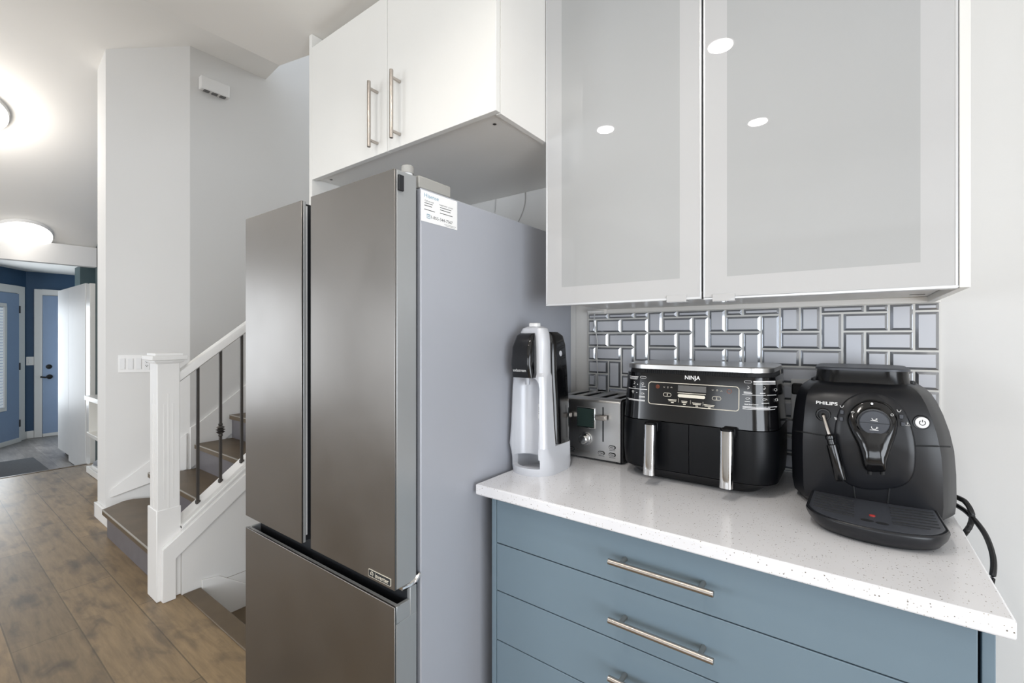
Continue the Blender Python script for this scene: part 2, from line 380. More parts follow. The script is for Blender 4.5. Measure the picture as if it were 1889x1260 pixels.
# entry
struct(box('ceiling_entry', M['ceil'], -9.95, -6.40, -1.6, 2.3, 2.265, 2.36))
struct(box('wall_entry_back', M['teal'], -9.9, -6.38, 1.84, 1.94, -.15, 2.265))
struct(box('wall_entry_upper', M['navy'], -8.25, -6.42, 1.70, 1.84, 1.93, 2.26))
struct(box('trim_3', M['teal'], -8.55, -8.25, 1.45, 1.84, 1.93, 2.264, bevel=0.0))
struct(box('wall_entry_right', M['teal'], -6.38, -6.29, 1.24, 1.50, -.15, 2.6))
XD = -9.55; CR = Vector((XD, 1.104, 0)); U = Vector((.81, -.586, 0)); NRM = Vector((-.586, -.81, 0))   # corner of the two door walls
struct(box('wall_entry_left', M['navy'], XD - .12, XD, 1.0, 2.3, -.15, 2.265))
def skew(bd, s0, s1, d0, d1, z0, z1):                   # a box in the frame of the slanted door wall; d towards the room
    n = -NRM * -1
    n = Vector((.586, .81, 0)) * 1
    pts = [CR + U * s0 + n * d0, CR + U * s1 + n * d0, CR + U * s1 + n * d1, CR + U * s0 + n * d1]
    return bd.prism([Vector((p.x, p.y, z0)) for p in pts], (0, 0, z1 - z0))
def sx(px):                                             # where a pixel column meets the slanted wall
    r = ray(px, CY); # solve EYE + k r = CR + s U
    det = r.x * -U.y + U.x * r.y
    k = (CR.x * -U.y + U.x * CR.y) / det
    return (Vector((r.x * k, r.y * k, 0)) - CR).dot(U) / U.length_squared
b = B(); skew(b, -.05, 2.4, -.12, 0, -.15, 2.265); struct(b.build('wall_entry_slant', M['navy']))
s_c, s_d = sx(41.3), sx(27.0)
# front door in the slanted wall
d1 = thing('door_1', CR + U * s_d, 'blue front door with a tall blind-covered window, beside the dark navy wall', 'door'); d1['kind'] = 'structure'
b = B(); skew(b, s_d, s_d + .9, .004, .05, -.13, 1.92); b.build('door_leaf', M['doorblue'], d1, .003)
b = B(); skew(b, s_c, s_d - .003, .002, .03, -.15, 2.03); skew(b, s_d - .003, s_d + .99, .002, .03, 1.925, 2.03); skew(b, s_d + .903, s_d + .99, .002, .03, -.15, 1.925); b.build('door_casing', M['trim'], d1, .003)
b = B(); skew(b, s_d - .002, s_d + .9, .05, .075, -.15, -.09); b.build('threshold', M['trim'], d1, .003)
wz0, wz1 = .32, 1.77; q0 = sx(9.8) + .085
b = B()
for z0, z1 in ((wz0, wz0 + .05), (wz1 - .05, wz1)): skew(b, q0, q0 + .6, .05, .068, z0, z1)
for s0, s1 in ((q0, q0 + .045), (q0 + .555, q0 + .6)): skew(b, s0, s1, .05, .068, wz0 + .05, wz1 - .05)
b.build('window_frame', M['trim'], d1, .004)
b = B(); n_ = 34
for i in range(n_):
    z = wz0 + .055 + (wz1 - wz0 - .11) * i / n_; skew(b, q0 + .05, q0 + .55, .051, .058, z, z + .034)
b.build('window_blind', M['blind'], d1)
for py in (572, 675, 778):
    b = B(); z = EYE.z - (py - CY) / F * 6.5; skew(b, s_d - .022, s_d + .006, .03, .055, z - .05, z + .05); b.build('hinge', M['iron'], d1, .002)
# second door, facing along the hall
d2 = thing('door_2', (XD, 1.7, -.15), 'light blue panelled door with black handle, half hidden by the white cupboard', 'door'); d2['kind'] = 'structure'
dy0, dy1 = 1.268, 2.09
b = B(); b.box(XD + .004, XD + .045, dy0, dy1, -.10, 1.925)
for a0, a1 in ((dy0 + .13, dy0 + .36), (dy0 + .46, dy0 + .69)):
    for z0, z1 in ((.02, .58), (.78, 1.33), (1.45, 1.80)):
        b.prism([(XD + .045, a0, z0), (XD + .045, a1, z0), (XD + .045, a1, z1), (XD + .045, a0, z1)], (.004, 0, 0))
        b.loft([[Vector((XD + .049, y, z)) for y, z in ((a0 + .015, z0 + .015), (a1 - .015, z0 + .015), (a1 - .015, z1 - .015), (a0 + .015, z1 - .015))],
                [Vector((XD + .054, y, z)) for y, z in ((a0 + .04, z0 + .04), (a1 - .04, z0 + .04), (a1 - .04, z1 - .04), (a0 + .04, z1 - .04))]])
b.build('door_leaf', M['doorblue'], d2, smooth=20, fix=False)
b = B(); b.box(XD + .001, XD + .03, 1.182, dy0 - .003, -.15, 2.015); b.box(XD + .001, XD + .03, dy0 - .003, 2.2, 1.93, 2.015); b.build('door_casing', M['trim'], d2, .003)
box('threshold', M['trim'], XD + .002, XD + .06, dy0, dy1, -.148, -.102, d2, .003)
def on_d2(px, py): return at_x(px, py, XD + .06)
p = on_d2(90.5, 676.5); B().lathe((XD + .046, p.y, p.z), (1, 0, 0), [(.033, 0), (.033, .008), (.022, .016), (0.001, .017)], 20).build('deadbolt', M['blackm'], d2)
p = on_d2(91.5, 695); b = B(); b.lathe((XD + .046, p.y, p.z), (1, 0, 0), [(.034, 0), (.034, .01), (.014, .02), (.013, .05)], 20)
b.tube([(XD + .09, p.y, p.z), (XD + .095, p.y - .05, p.z - .004), (XD + .095, p.y - .10, p.z + .004)], .012); b.build('door_handle', M['blackm'], d2)
b = B(); b.box(XD, XD + .018, 1.106, 1.181, -.15, -.045); skew(b, .006, s_c - .003, .001, .018, -.15, -.045); struct(b.build('baseboard_entry', M['trim'], bevel=.003))
p = at_x(56.5, 666, XD + .01)
t = thing('light_switch', (XD, p.y, p.z), 'small white light switch on the dark navy wall between the two blue doors', 'light switch')
box('switch_plate', M['trim'], XD + .001, XD + .009, p.y - .045, p.y + .034, p.z - .062, p.z + .062, t, .003)
box('rocker', M['white'], XD + .009, XD + .014, p.y - .022, p.y + .014, p.z - .033, p.z + .033, t, .002)
# ------------------------------------------------------------------ hall furniture
WY = 1.197
t = thing('hall_cupboard', (-7.15, WY + .3, -.15), 'tall glossy white two-door cupboard by the blue doors', 'cupboard')
xl, xm, xr = at_y(107, 600, WY).x, at_y(126.3, 600, WY).x, at_y(157.5, 600, WY).x; xe = at_y(165, 600, WY).x
box('cupboard_body', M['cab'], xl + .01, xr, WY + .022, 1.80, -.075, 1.885, t, .002)
box('cupboard_door', M['glossw'], xl, xm - .002, WY, WY + .02, -.075, 1.893, t, .002)
box('cupboard_door', M['glossw'], xm + .002, xr, WY, WY + .02, -.14, 1.893, t, .002)
box('side_panel', M['cab'], xr + .001, xe, WY + .004, 1.80, -.145, 1.88, t, .002)
box('plinth', M['dark'], xl + .02, xm, WY + .06, 1.78, -.15, -.076, t)
SY = 1.09
t = thing('shelf_unit', (-5.2, SY + .18, 0), 'open white cubby shelf behind the end of the hall wall', 'shelf')
x0 = at_z(158.5, 872, 0).x; x1 = -4.47
box('plinth_board', M['cab'], x0, x1, SY, SY + .38, 0.004, .062, t, .002)
box('shelf', M['cab'], x0, x1, SY, SY + .38, .36, .395, t, .002)
box('worktop', M['cab'], x0 - .02, x1, SY - .01, SY + .38, .705, .748, t, .002)
box('side', M['cab'], x0 + .01, x0 + .035, SY + .012, SY + .38, .395, .705, t, .002)
box('back_panel', M['cab'], x0 + .035, x1, SY + .365, SY + .38, .395, .705, t)
# a grey shoe on the low shelf board
sx0 = x0 + .01
t = thing('shoe', (sx0 + .13, SY + .075, .063), 'pale grey shoe on the lowest board of the white cubby', 'shoe')
rings = []
for u, hw, h0, h1 in ((0, .012, .006, .02), (.03, .036, .003, .045), (.09, .044, .002, .062), (.15, .040, .002, .088), (.21, .036, .002, .10), (.255, .028, .003, .098), (.27, .012, .01, .08)):
    rings.append([Vector((sx0 + u, SY + .075 + hw * math.cos(a) * 1.0, .063 + (h0 + h1) / 2 + (h1 - h0) / 2 * math.sin(a))) for a in [2 * math.pi * k / 14 for k in range(14)]])
B().loft(rings).build('upper', M['shoe'], t)
B().loft([rr(sx0, sx0 + .275, SY + .03, SY + .12, .04, .063), rr(sx0, sx0 + .275, SY + .03, SY + .12, .04, .078)]).build('sole', M['white'], t)
a, b_, c_ = at_z(61.5, 843.5, -.14), at_z(92, 866.5, -.14), at_z(0, 852.5, -.14)
dv = (c_ - a).normalized(); ev = (b_ - a)
tag(B().prism([a + Vector((0, 0, -.009)), a + ev * 1.25 + Vector((0, 0, -.009)), a + ev * 1.25 + dv * 1.3 + Vector((0, 0, -.009)), a + dv * 1.3 + Vector((0, 0, -.009))], (0, 0, .01)).build('doormat', M['mat'], bevel=.003), 'dark grey doormat on the lower entry floor', 'doormat')
# flush ceiling lights on the slope of the vault
SN = Vector((1.155, 0, -2.15)).normalized()            # towards the room
def on_slope(px, py):
    r = ray(px, py); p0 = Vector((-6.45, 0, 2.205)); k = (p0 - EYE).dot(SN) / r.dot(SN); return EYE + r * k
def flush(px, py, rad, label, glow):
    p = on_slope(px, py); t = thing('ceiling_light', p, label, 'ceiling light', 'flush lights on the sloped hall ceiling')
    B().lathe(p, SN, [(rad, 0), (rad, .02), (rad * .97, .03)], 40).build('housing', M['trim'], t)
    B().lathe(p, SN, [(rad * .96, .029), (rad * .96, .045), (rad * .8, .062), (rad * .4, .07), (.002, .072)], 40).build('diffuser', M['lamp'], t)
    l = bpy.data.lights.new('lamp_glow', 'POINT'); l.energy = glow; l.color = WARM; l.shadow_soft_size = .12
    o = bpy.data.objects.new('lamp_glow', l); C.objects.link(o); o.parent = t; o.location = SN * .22
flush(42.5, 429, .205, 'round white ceiling light glowing above the beam at the hall entry', .7)
flush(-58, 196, .2, 'round white ceiling light just past the left edge, brightening the sloped ceiling', 16)
# ------------------------------------------------------------------ stairs
RISE, RUN = .18, .232
t = thing('staircase', (-3.3, 1.6, 0), 'brown wooden staircase going up with white newel post, handrail and iron balusters', 'staircase')
def skin_x(Y): return XW                                 # left end of the treads
for k in range(8):
    yn = .80 + (0 if k == 0 else .249 + RUN * (k - 1)); z = RISE * (k + 1); yb = .249 + .80 + RUN * k + .03
    if k == 0: pl = [(-2.80, yn), (-3.96, yn), (-4.05, .93), (-4.05, .985), (-3.96, 1.085), (-2.80, 1.085)]
    elif k == 1: pl = [(-2.83, yn), (-3.985, yn), (-3.985, 1.06), (XW - .0, 1.215), (XW, yb), (-2.83, yb)]
    else: pl = [(-2.83, yn), (XW + .012, yn), (XW + .012, yb), (-2.83, yb)]
    pl = [(x + (.012 if x < -3.5 else 0), y) for x, y in pl]
    tr = B().prism([(x, y, z - .034) for x, y in pl], (0, 0, .034)).build('tread', M['tread'], t, .002)
    if k < 4: B().box(-3.93 if k == 0 else (-3.95 if k == 1 else XW + .03), -2.85, yn - .004, yn + .004, z - .003, z + .0015).build('nosing_strip', M['nosing'], tr)
    B().box(-3.92 if k == 0 else XW + .02, -2.85 if k else -2.80, yn + .02, yn + .035, z - RISE + .001, z - .035).build('riser', M['riser'], t)
zl = lambda Y: .37 + .775 * (Y - .879)
# closed outer string: sloping white wall with cap and moulding
b = B(); y0, y1 = .861, 2.9
b.prism([(-2.83, y0, 0.001), (-2.83, y1, 0.001), (-2.83, y1, zl(y1)), (-2.83, y0, zl(y0))], (.10, 0, 0))
b.build('outer_string', M['wall'], t, smooth=10)
b = B(); z2 = lambda Y: .315 + .745 * (Y - .848); z3 = lambda Y: .197 + .78 * (Y - .826)
cap = B().prism([(-2.832, y0, zl(y0) - .002), (-2.832, y1, zl(y1) - .002), (-2.832, y1, zl(y1) + .012), (-2.832, y0, zl(y0) + .012)], (.108, 0, -.018))
cap.build('string_cap', M['trim'], t, .002)
b.prism([(-2.7465, .778, .001), (-2.7465, .833, .001), (-2.7465, .833, z3(.833)), (-2.7465, y1, z3(y1)), (-2.7465, y1, z2(y1)), (-2.7465, .778, z2(.778))], (.030, 0, 0))
b.build('string_moulding', M['trim'], t, .002)
# sloped skirting on the wall side
b = B()
b.prism([(-4.195, .90, .181), (-3.85, 1.251, .361), (-3.85, 1.251, .62), (-4.195, .90, .235)], (.011, -.011, 0))
b.prism([(XW + .001, 1.26, .36), (XW + .001, 2.9, 1.62), (XW + .001, 2.9, 1.92), (XW + .001, 1.33, .70), (XW + .001, 1.26, .66)], (.014, 0, 0))
b.build('wall_skirt', M['trim'], t, .002)
# balustrade
NX0, NX1, NY0, NY1 = -2.855, -2.748, .763, .860
n = box('newel_post', M['trim'], NX0, NX1, NY0, NY1, .002, 1.19, t, .004)
box('plinth', M['trim'], NX0 - .028, NX1 + .002, NY0 - .003, NY1 + .004, .001, .455, n, .004)
b = B()
for ex, z0, z1 in ((.006, 1.182, 1.190), (.014, 1.190, 1.198), (.026, 1.200, 1.222), (.010, 1.224, 1.234)):
    b.box(NX0 - ex, NX1 + ex, NY0 - ex, NY1 + ex, z0, z1)
b.box(NX0 - .01, NX1 + .01, NY0 - .01, NY1 + .01, 1.186, 1.228)
b.build('post_cap', M['trim'], n, .002)
b = B()
for i in range(3):
    yy = NY0 + .030 + .018 * i; b.box(NX1 - .001, NX1 + .0012, yy - .004, yy + .004, .50 if i != 1 else .44, .98 if i != 1 else 1.03)
    xx = NX0 + .032 + .021 * i; b.box(xx - .005, xx + .005, NY0 - .0012, NY0 + .001, .50 if i != 1 else .44, .98 if i != 1 else 1.03)
b.build('flutes', M['trim'], n, .0015)
hz = lambda Y: 1.115 + .80 * (Y - .867)
prof = [(-.030, -.022), (-.030, .006), (-.024, .022), (-.010, .030), (.010, .030), (.024, .022), (.030, .006), (.030, -.022), (.02, -.03), (-.02, -.03)]
B().loft([[Vector((-2.79 + u, Y, hz(Y) + q)) for u, q in prof] for Y in (NY1 - .002, 1.7)]).build('handrail', M['trim'], t, smooth=30)
for i in range(4):
    Y = .9526 + .109 * i; bx0 = -2.79
    o = B().box(bx0 - .0065, bx0 + .0065, Y - .0065, Y + .0065, zl(Y) + .004, hz(Y) - .02).build('baluster', M['iron'], t, .001)
    B().box(bx0 - .010, bx0 + .010, Y - .010, Y + .010, zl(Y) + .000, zl(Y) + .018).build('shoe', M['iron'], o, .002)
    if i == 1:
        z = .80; B().lathe((bx0, Y, z), (0, 0, 1), [(.008, -.035), (.012, -.028), (.009, -.02), (.022, -.008), (.012, -.003), (.024, .004), (.012, .010), (.021, .016), (.009, .026), (.012, .033), (.008, .04)], 16).build('collar', M['iron'], o, smooth=25)
# stairs going down, at the edge of the floor
t = thing('basement_stairs', (-2.2, 1.3, -.2), 'brown steps leading down beside the fridge with white skirting', 'staircase')
B().box(-2.727, -1.622, .865, .945, -.03, .006).build('landing_nosing', M['tread'], t, .004)
B().box(-2.727, -1.622, .931, .945, -.19, -.03).build('riser', M['cab'], t)
for k in range(1, 9):
    B().box(-2.715, -1.622, .945 + .25 * (k - 1), .945 + .25 * k + .02, -.19 * k - .03, -.19 * k).build('tread', M['tread'], t, .003)
    B().box(-2.715, -1.622, .945 + .25 * k, .945 + .25 * k + .014, -.19 * (k + 1), -.19 * k - .03).build('riser', M['cab'], t)
struct(box('wall_basement', M['wall'], -2.83, -2.729, .93, 4.2, -2.4, -.001))
b = B(); b.prism([(-2.7285, .947, -.20), (-2.7285, 1.02, -.20), (-2.7285, 3.2, -1.86), (-2.7285, 3.2, -1.58), (-2.7285, 1.03, .03), (-2.7285, .947, .045)], (.012, 0, 0)); b.build('skirt_board', M['trim'], t, .002)
# chime box, switch plate
c_ = (Vector((XW, 0, 0)))
a = at_x(366, 140, XW); e = at_x(419, 158, XW); zt, zb = at_x(392, 149, XW).z, at_x(392, 178, XW).z
t = thing('doorbell_chime', (XW, (a.y + e.y) / 2, zb), 'white doorbell chime box high on the stair wall', 'chime')
box('chime_cover', M['trim'], XW + .001, XW + .05, a.y, e.y, zb + .012, zt - .012, t, .006)
for i in range(3):
    y = a.y + (e.y - a.y) * (.22 + .28 * i); box('sound_slot', M['greyd'], XW + .012, XW + .044, y - .018, y + .018, zb + .006, zb + .0125, t)
# four-gang plate on the slanted piece of wall
P0 = Vector((-4.22, .875, 0)); PU = Vector((.38, .387, 0)).normalized(); PN = Vector((PU.y, -PU.x, 0))
def on_slant(px, py):
    r = ray(px, py); k = P0.dot(PN) / r.dot(PN); q = EYE + r * k; return (q - P0).dot(PU), q.z
def sbox(bd, s0, s1, d0, d1, z0, z1):
    q = [P0 + PU * s + PN * d for s, d in ((s0, d0), (s1, d0), (s1, d1), (s0, d1))]; return bd.prism([Vector((p.x, p.y, z0)) for p in q], (0, 0, z1 - z0))
s0, zt = on_slant(218.5, 655); s1, _ = on_slant(281, 655); _, zb = on_slant(219, 687.5)
t = thing('switch_plate', P0 + PU * s0 + Vector((0, 0, zb)), 'white four-gang switch and socket plate behind the newel post', 'switch plate')
sbox(B(), s0, s1, .001, .007, zb, zt).build('plate', M['trim'], t, .002)
for i in range(3):
    u = s0 + (s1 - s0) * (.14 + .24 * i); sbox(B(), u - .017, u + .017, .007, .011, zb + .024, zt - .024).build('rocker', M['white'], t, .0015)
u = s0 + (s1 - s0) * .86; o = sbox(B(), u - .017, u + .017, .007, .009, zb + .02, zt - .02).build('socket', M['white'], t, .0015)
b = B()
for du, dz in ((-.006, .016), (.006, .016), (0, .008), (-.006, -.012), (.006, -.012), (0, -.02)): sbox(b, u + du - .002, u + du + .002, .009, .0096, (zb + zt) / 2 + dz - .003, (zb + zt) / 2 + dz + .003)
b.build('socket_holes', M['ink'], o)
struct(box('wall_entry_front', M['wall'], -9.9, -6.36, -1.7, -1.6, -.15, 2.3))
# ------------------------------------------------------------------ fridge
FX0, FX1, FY = -1.583, -.835, .676
BY0, BY1 = .755, 1.498
t = thing('refrigerator', (-1.21, 1.1, 0), 'tall brushed steel French-door refrigerator beside the blue-grey drawers', 'refrigerator')
fb = box('fridge_body', M['steelside'], FX0 + .003, FX1, BY0, BY1, .03, 1.677, t, .003)
box('gasket', M['gasket'], FX0 + .02, FX1 - .012, .742, .756, .06, 1.672, t)
for x_ in (FX0 + .05, FX1 - .12):
    for y_ in (.80, 1.38): box('foot', M['blackm'], x_, x_ + .07, y_, y_ + .06, .0005, .03, t)
LX, RX = -1.238, -1.190
DZ0, DZ1 = .733, 1.700
# left door: skin with the pocket edge on its inner side
dl = B().box(FX0, LX - .024, FY + .006, .742, DZ0, DZ1 - .001).box(LX - .024, LX, FY + .006, .6895, DZ0, DZ1 - .001).build('door', M['dooredge'], t, .0012)
B().box(FX0, LX, FY, FY + .0062, DZ0, DZ1 - .001).build('front_skin', M['steel'], dl, .0012)
box('pocket_edge', M['alu'], LX - .0038, LX - .0002, .6897, .694, DZ0 + .02, DZ1 - .014, dl)
box('pocket_lining', M['gasket'], LX - .0238, LX - .004, .6897, .7418, DZ0 + .003, DZ1 - .008, dl)
box('pocket', M['gasket'], LX + .003, RX - .0005, .7385, .742, DZ0 + .004, DZ1 - .02, dl)
dr = box('door', [M['dooredge']], RX, FX1, FY + .006, .742, DZ0, DZ1, t, .002)
B().box(RX, FX1, FY, FY + .0062, DZ0, DZ1).build('front_skin', M['steel'], dr, .0012)
# freezer drawer with the grip trough along its top
fz = B(); fz.box(FX0, FX1, FY + .006, .742, .06, .655); fz.box(FX0, FX1, FY + .006, .690, .655, .694); fz.box(FX0, FX1, .722, .742, .655, .722); fz.box(FX1 - .010, FX1, .690, .722, .655, .694); fz.box(FX0, FX0 + .010, .690, .722, .655, .694)
fz = fz.build('freezer_drawer', M['dooredge'], t, .0012)
B().box(FX0, FX1, FY, FY + .0062, .06, .695).build('front_skin', M['steel'], fz, .0012)
b = B(); b.box(FX0 + .0105, FX1 - .0105, .6902, .7218, .6552, .658); b.box(FX0 + .0105, FX1 - .0105, .719, .7219, .658, .722); b.box(FX0 + .0105, FX1 - .0105, .6902, .692, .658, .690); b.build('grip_trough', M['gasket'], fz)
box('trough_back', M['gasket'], FX0 + .012, FX1 - .012, .7222, .741, .7222, .730, fz)
for sgn, x in ((1, FX1 - .03), (-1, FX0 + .03)):
    b = B(); b.tube([(x + sgn * .026, .700, .7275), (x + sgn * .029, .720, .7275), (x + sgn * .030, .738, .733), (x + sgn * .030, .752, .742)], .0055, 8); b.box(x - .02, x + .027, .700, .75, .7235, .7315); b.build('hinge_bracket', M['chrome'], t)
# hinge cover on top, hinge pin, child lock
b = B(); b.box(-.985, -.838, .752, .862, 1.6775, 1.7075); b.build('hinge_cover', M['grey'], t, .003)
b = B(); b.box(-1.58, -1.43, .752, .862, 1.6775, 1.7075); b.build('hinge_cover', M['grey'], t, .003)
B().lathe((-.851, .728, 1.6995), (0, 0, 1), [(.012, 0), (.012, .006)], 20).build('hinge_pin_base', M['white'], t)
B().lathe((-.851, .728, 1.7055), (0, 0, 1), [(.0145, 0), (.0145, .016), (.012, .018)], 20).build('hinge_pin', M['grey'], t)
a, e = at_x(733, 321, FX1), at_x(742.5, 354, FX1)
box('lock_clip', M['gasket'], FX1 + .0002, FX1 + .006, a.y, e.y, e.z, a.z - .001, dr, .001)
# warranty label on the side
A, Bp = at_x(776.5, 348.5, FX1), at_x(843, 369.5, FX1); D = at_x(776.8, 406.8, FX1)
ly0, ly1, lz1, lz0 = A.y, Bp.y, A.z - .001, D.z
lb = box('warranty_label', M['label'], FX1 + .0001, FX1 + .0008, ly0, ly1, lz0, lz1, t)
b = B(); X_ = FX1 + .0010; R_, U_ = (0, 1, 0), (0, 0, 1)
W_, H_ = ly1 - ly0, lz1 - lz0
pt = lambda u, v: (X_, ly0 + W_ * u, lz1 - H_ * v)
lettering(b, 'Hisense', pt(.27, .14), R_, U_, W_ * .38, H_ * .13); b.build('brand_lettering', M['inkb'], lb)
b = B(); lettering(b, '1-855-344-7567', pt(.56, .80), R_, U_, W_ * .60, H_ * .10)
lettering(b, 'Call us now', pt(.21, .31), R_, U_, W_ * .24, H_ * .055); lettering(b, 'register your', pt(.68, .31), R_, U_, W_ * .40, H_ * .055)
for u0, u1, v in ((.08, .30, .39), (.08, .28, .47), (.08, .36, .60), (.50, .82, .39), (.50, .80, .47), (.50, .86, .58), (.62, .96, .915), (.66, .94, .955)):
    hv = .010 if v < .9 else .004
    b.add([pt(u0, v - hv), pt(u1, v - hv), pt(u1, v + hv), pt(u0, v + hv)], [(0, 1, 2, 3)])
b.build('print', M['ink'], lb)
b = B(); b.tube([pt(.15, .74), pt(.23, .74), pt(.23, .86), pt(.15, .86)], .0008, 5, closed=True); b.tube([pt(.17, .80), pt(.21, .80), pt(.21, .76)], .0007, 5); b.build('phone_icon', M['inkb'], lb)
# inverter badge
a, e = at_y(680.5, 1049.5, FY), at_y(721.5, 1080, FY); by = FY - .0012
z1_, z0_ = at_y(700, 1057.5, FY).z, at_y(700, 1071.5, FY).z
bd = B().loft([rr(a.x, e.x, z0_, z1_, .002, 0)] * 1 + [rr(a.x, e.x, z0_, z1_, .002, .0011)])
bd.v = [Vector((v.x, FY - .0001 - v.z, v.y)) for v in bd.v]; ba = bd.build('badge', M['cream'], dr)
bd = B().loft([rr(a.x + .0014, e.x - .0014, z0_ + .0014, z1_ - .0014, .0015, 0), rr(a.x + .0014, e.x - .0014, z0_ + .0014, z1_ - .0014, .0015, .0004)])
bd.v = [Vector((v.x, by - v.z, v.y)) for v in bd.v]; bd.build('badge_field', M['ink'], ba)
b = B(); wb, hb = e.x - a.x, z1_ - z0_; lettering(b, 'inverter', (a.x + wb * .62, by - .0007, z0_ + hb * .5), (1, 0, 0), (0, 0, 1), wb * .60, hb * .56, bold=.01)
cc = Vector((a.x + wb * .17, by - .0008, z0_ + hb * .5))
b.tube([cc + Vector((math.cos(q) * hb * .28, 0, math.sin(q) * hb * .28)) for q in [math.radians(k) for k in range(-60, 221, 20)]], .0006, 5); b.tube([cc + Vector((math.cos(q) * hb * .13, 0, math.sin(q) * hb * .13)) for q in [math.radians(k) for k in range(120, 361, 24)]], .0005, 5)
b.build('badge_lettering', M['cream'], ba)
# ------------------------------------------------------------------ cabinet over the fridge
KX0, KX1, KY, KZ0, KZ1 = -1.586, -.7215, .905, 1.890, 2.377
def bar_handle(parent, p0, p1, out, r=.0058, inset=.022):
    p0 = Vector(p0); p1 = Vector(p1); d = (p1 - p0).normalized(); b = B(); b.cyl(p0, p1, r, n=16)
    for q in (p0 + d * inset, p1 - d * inset): b.cyl(q, q + Vector((0, out, 0)), r * .82, n=14)
    return b.build('handle', M['nickel'], parent, .0006, 1)
t = thing('fridge_cabinet', (-1.15, 1.25, KZ0), 'white two-door wall cabinet above the refrigerator', 'cabinet')
b = B(); b.box(KX0, KX1 - .016, KY + .020, 1.506, KZ0 + .008, KZ0 + .024); b.box(KX0, KX1, KY + .020, 1.506, KZ1 - .018, KZ1); b.box(KX0, KX0 + .016, KY + .02, 1.506, KZ0 + .024, KZ1 - .018); b.box(KX1 - .016, KX1, KY + .02, 1.506, KZ0, KZ1 - .018); b.box(KX0 + .016, KX1 - .016, 1.49, 1.506, KZ0 + .024, KZ1 - .018)
kb = b.build('cabinet_body', M['cabin'], t, .0008, 1)
for px, py in ((611, 331.5), (912.5, 229)):
    q = at_z(px, py, KZ0 + .0075); B().cyl(q, q + Vector((0, 0, -.001)), .0048, n=16).build('cam_cap', M['iron'], kb)
KM = -1.1535
dd = box('door', M['cab'], KX0 + .0015, KM - .0012, KY, KY + .018, KZ0 + .001, KZ1, t, .0012)
bar_handle(dd, (-1.200, .872, 1.905), (-1.200, .872, 2.110), KY - .872)
dd = box('door', M['cab'], KM + .0012, KX1, KY, KY + .018, KZ0 + .001, KZ1, t, .0012)
bar_handle(dd, (-1.092, .872, 1.905), (-1.092, .872, 2.108), KY - .872)
tag(box('end_panel', M['cab'], -1.605, -1.5865, .906, 1.50, 0, 2.428, bevel=.001), 'tall white end panel at the left of the refrigerator', 'panel')
# thin cables on the wall behind the fridge
def cable(name, pts, r, m, label, parent=None):
    cps = [Vector(p) for p in pts]; out = []
    for i in range(len(cps) - 1):
        p0 = cps[max(i - 1, 0)]; p1 = cps[i]; p2 = cps[i + 1]; p3 = cps[min(i + 2, len(cps) - 1)]
        for k in range(8):
            u = k / 8; out.append(.5 * ((2 * p1) + (p2 - p0) * u + (2 * p0 - 5 * p1 + 4 * p2 - p3) * u * u + (3 * p1 - p0 - 3 * p2 + p3) * u ** 3))
    out.append(cps[-1]); o = B().tube(out, r, 8).build(name, m, parent); return o if parent else tag(o, label, 'cable')
Yc = 1.504
cable('cable', [at_y(915, 358, Yc), at_y(914, 366, Yc), at_y(913, 376, Yc), at_y(912, 392, Yc)], .002, M['whitecord'], 'short straight pale wire on the wall behind the fridge top')
cable('cable', [at_y(968, 354, Yc), at_y(968, 372, Yc), at_y(963, 392, Yc), at_y(955, 410, Yc), at_y(950, 430, Yc)], .002, M['whitecord'], 'curved pale wire on the wall behind the fridge, nearer the glass cabinet')
# ------------------------------------------------------------------ glass-door wall cabinet
UY = 1.139; UX0, UX1, UM = -.7195, .1573, -.2810; UZ0, UZ1 = 1.405, 2.395
t = thing('wall_cabinet', (-.28, 1.36, UZ0), 'white wall cabinet with two glossy frosted glass doors above the counter', 'cabinet')
b = B(); b.box(UX0 + .002, UX1, UY + .026, 1.579, UZ0 + .012, UZ0 + .030); b.box(UX0 + .002, UX1, UY + .026, 1.579, UZ1 - .018, UZ1); b.box(UX0 + .002, UX0 + .020, UY + .026, 1.579, UZ0 + .03, UZ1 - .018); b.box(UX1 - .018, UX1, UY + .026, 1.579, UZ0 + .03, UZ1 - .018); b.box(UX0 + .02, UX1 - .018, 1.565, 1.579, UZ0 + .03, UZ1 - .018); b.box(UX0 + .02, UX1 - .018, UY + .06, 1.565, 1.90, 1.918)
b.build('cabinet_body', M['cabin'], t, .0008, 1)
tilt = 0.0
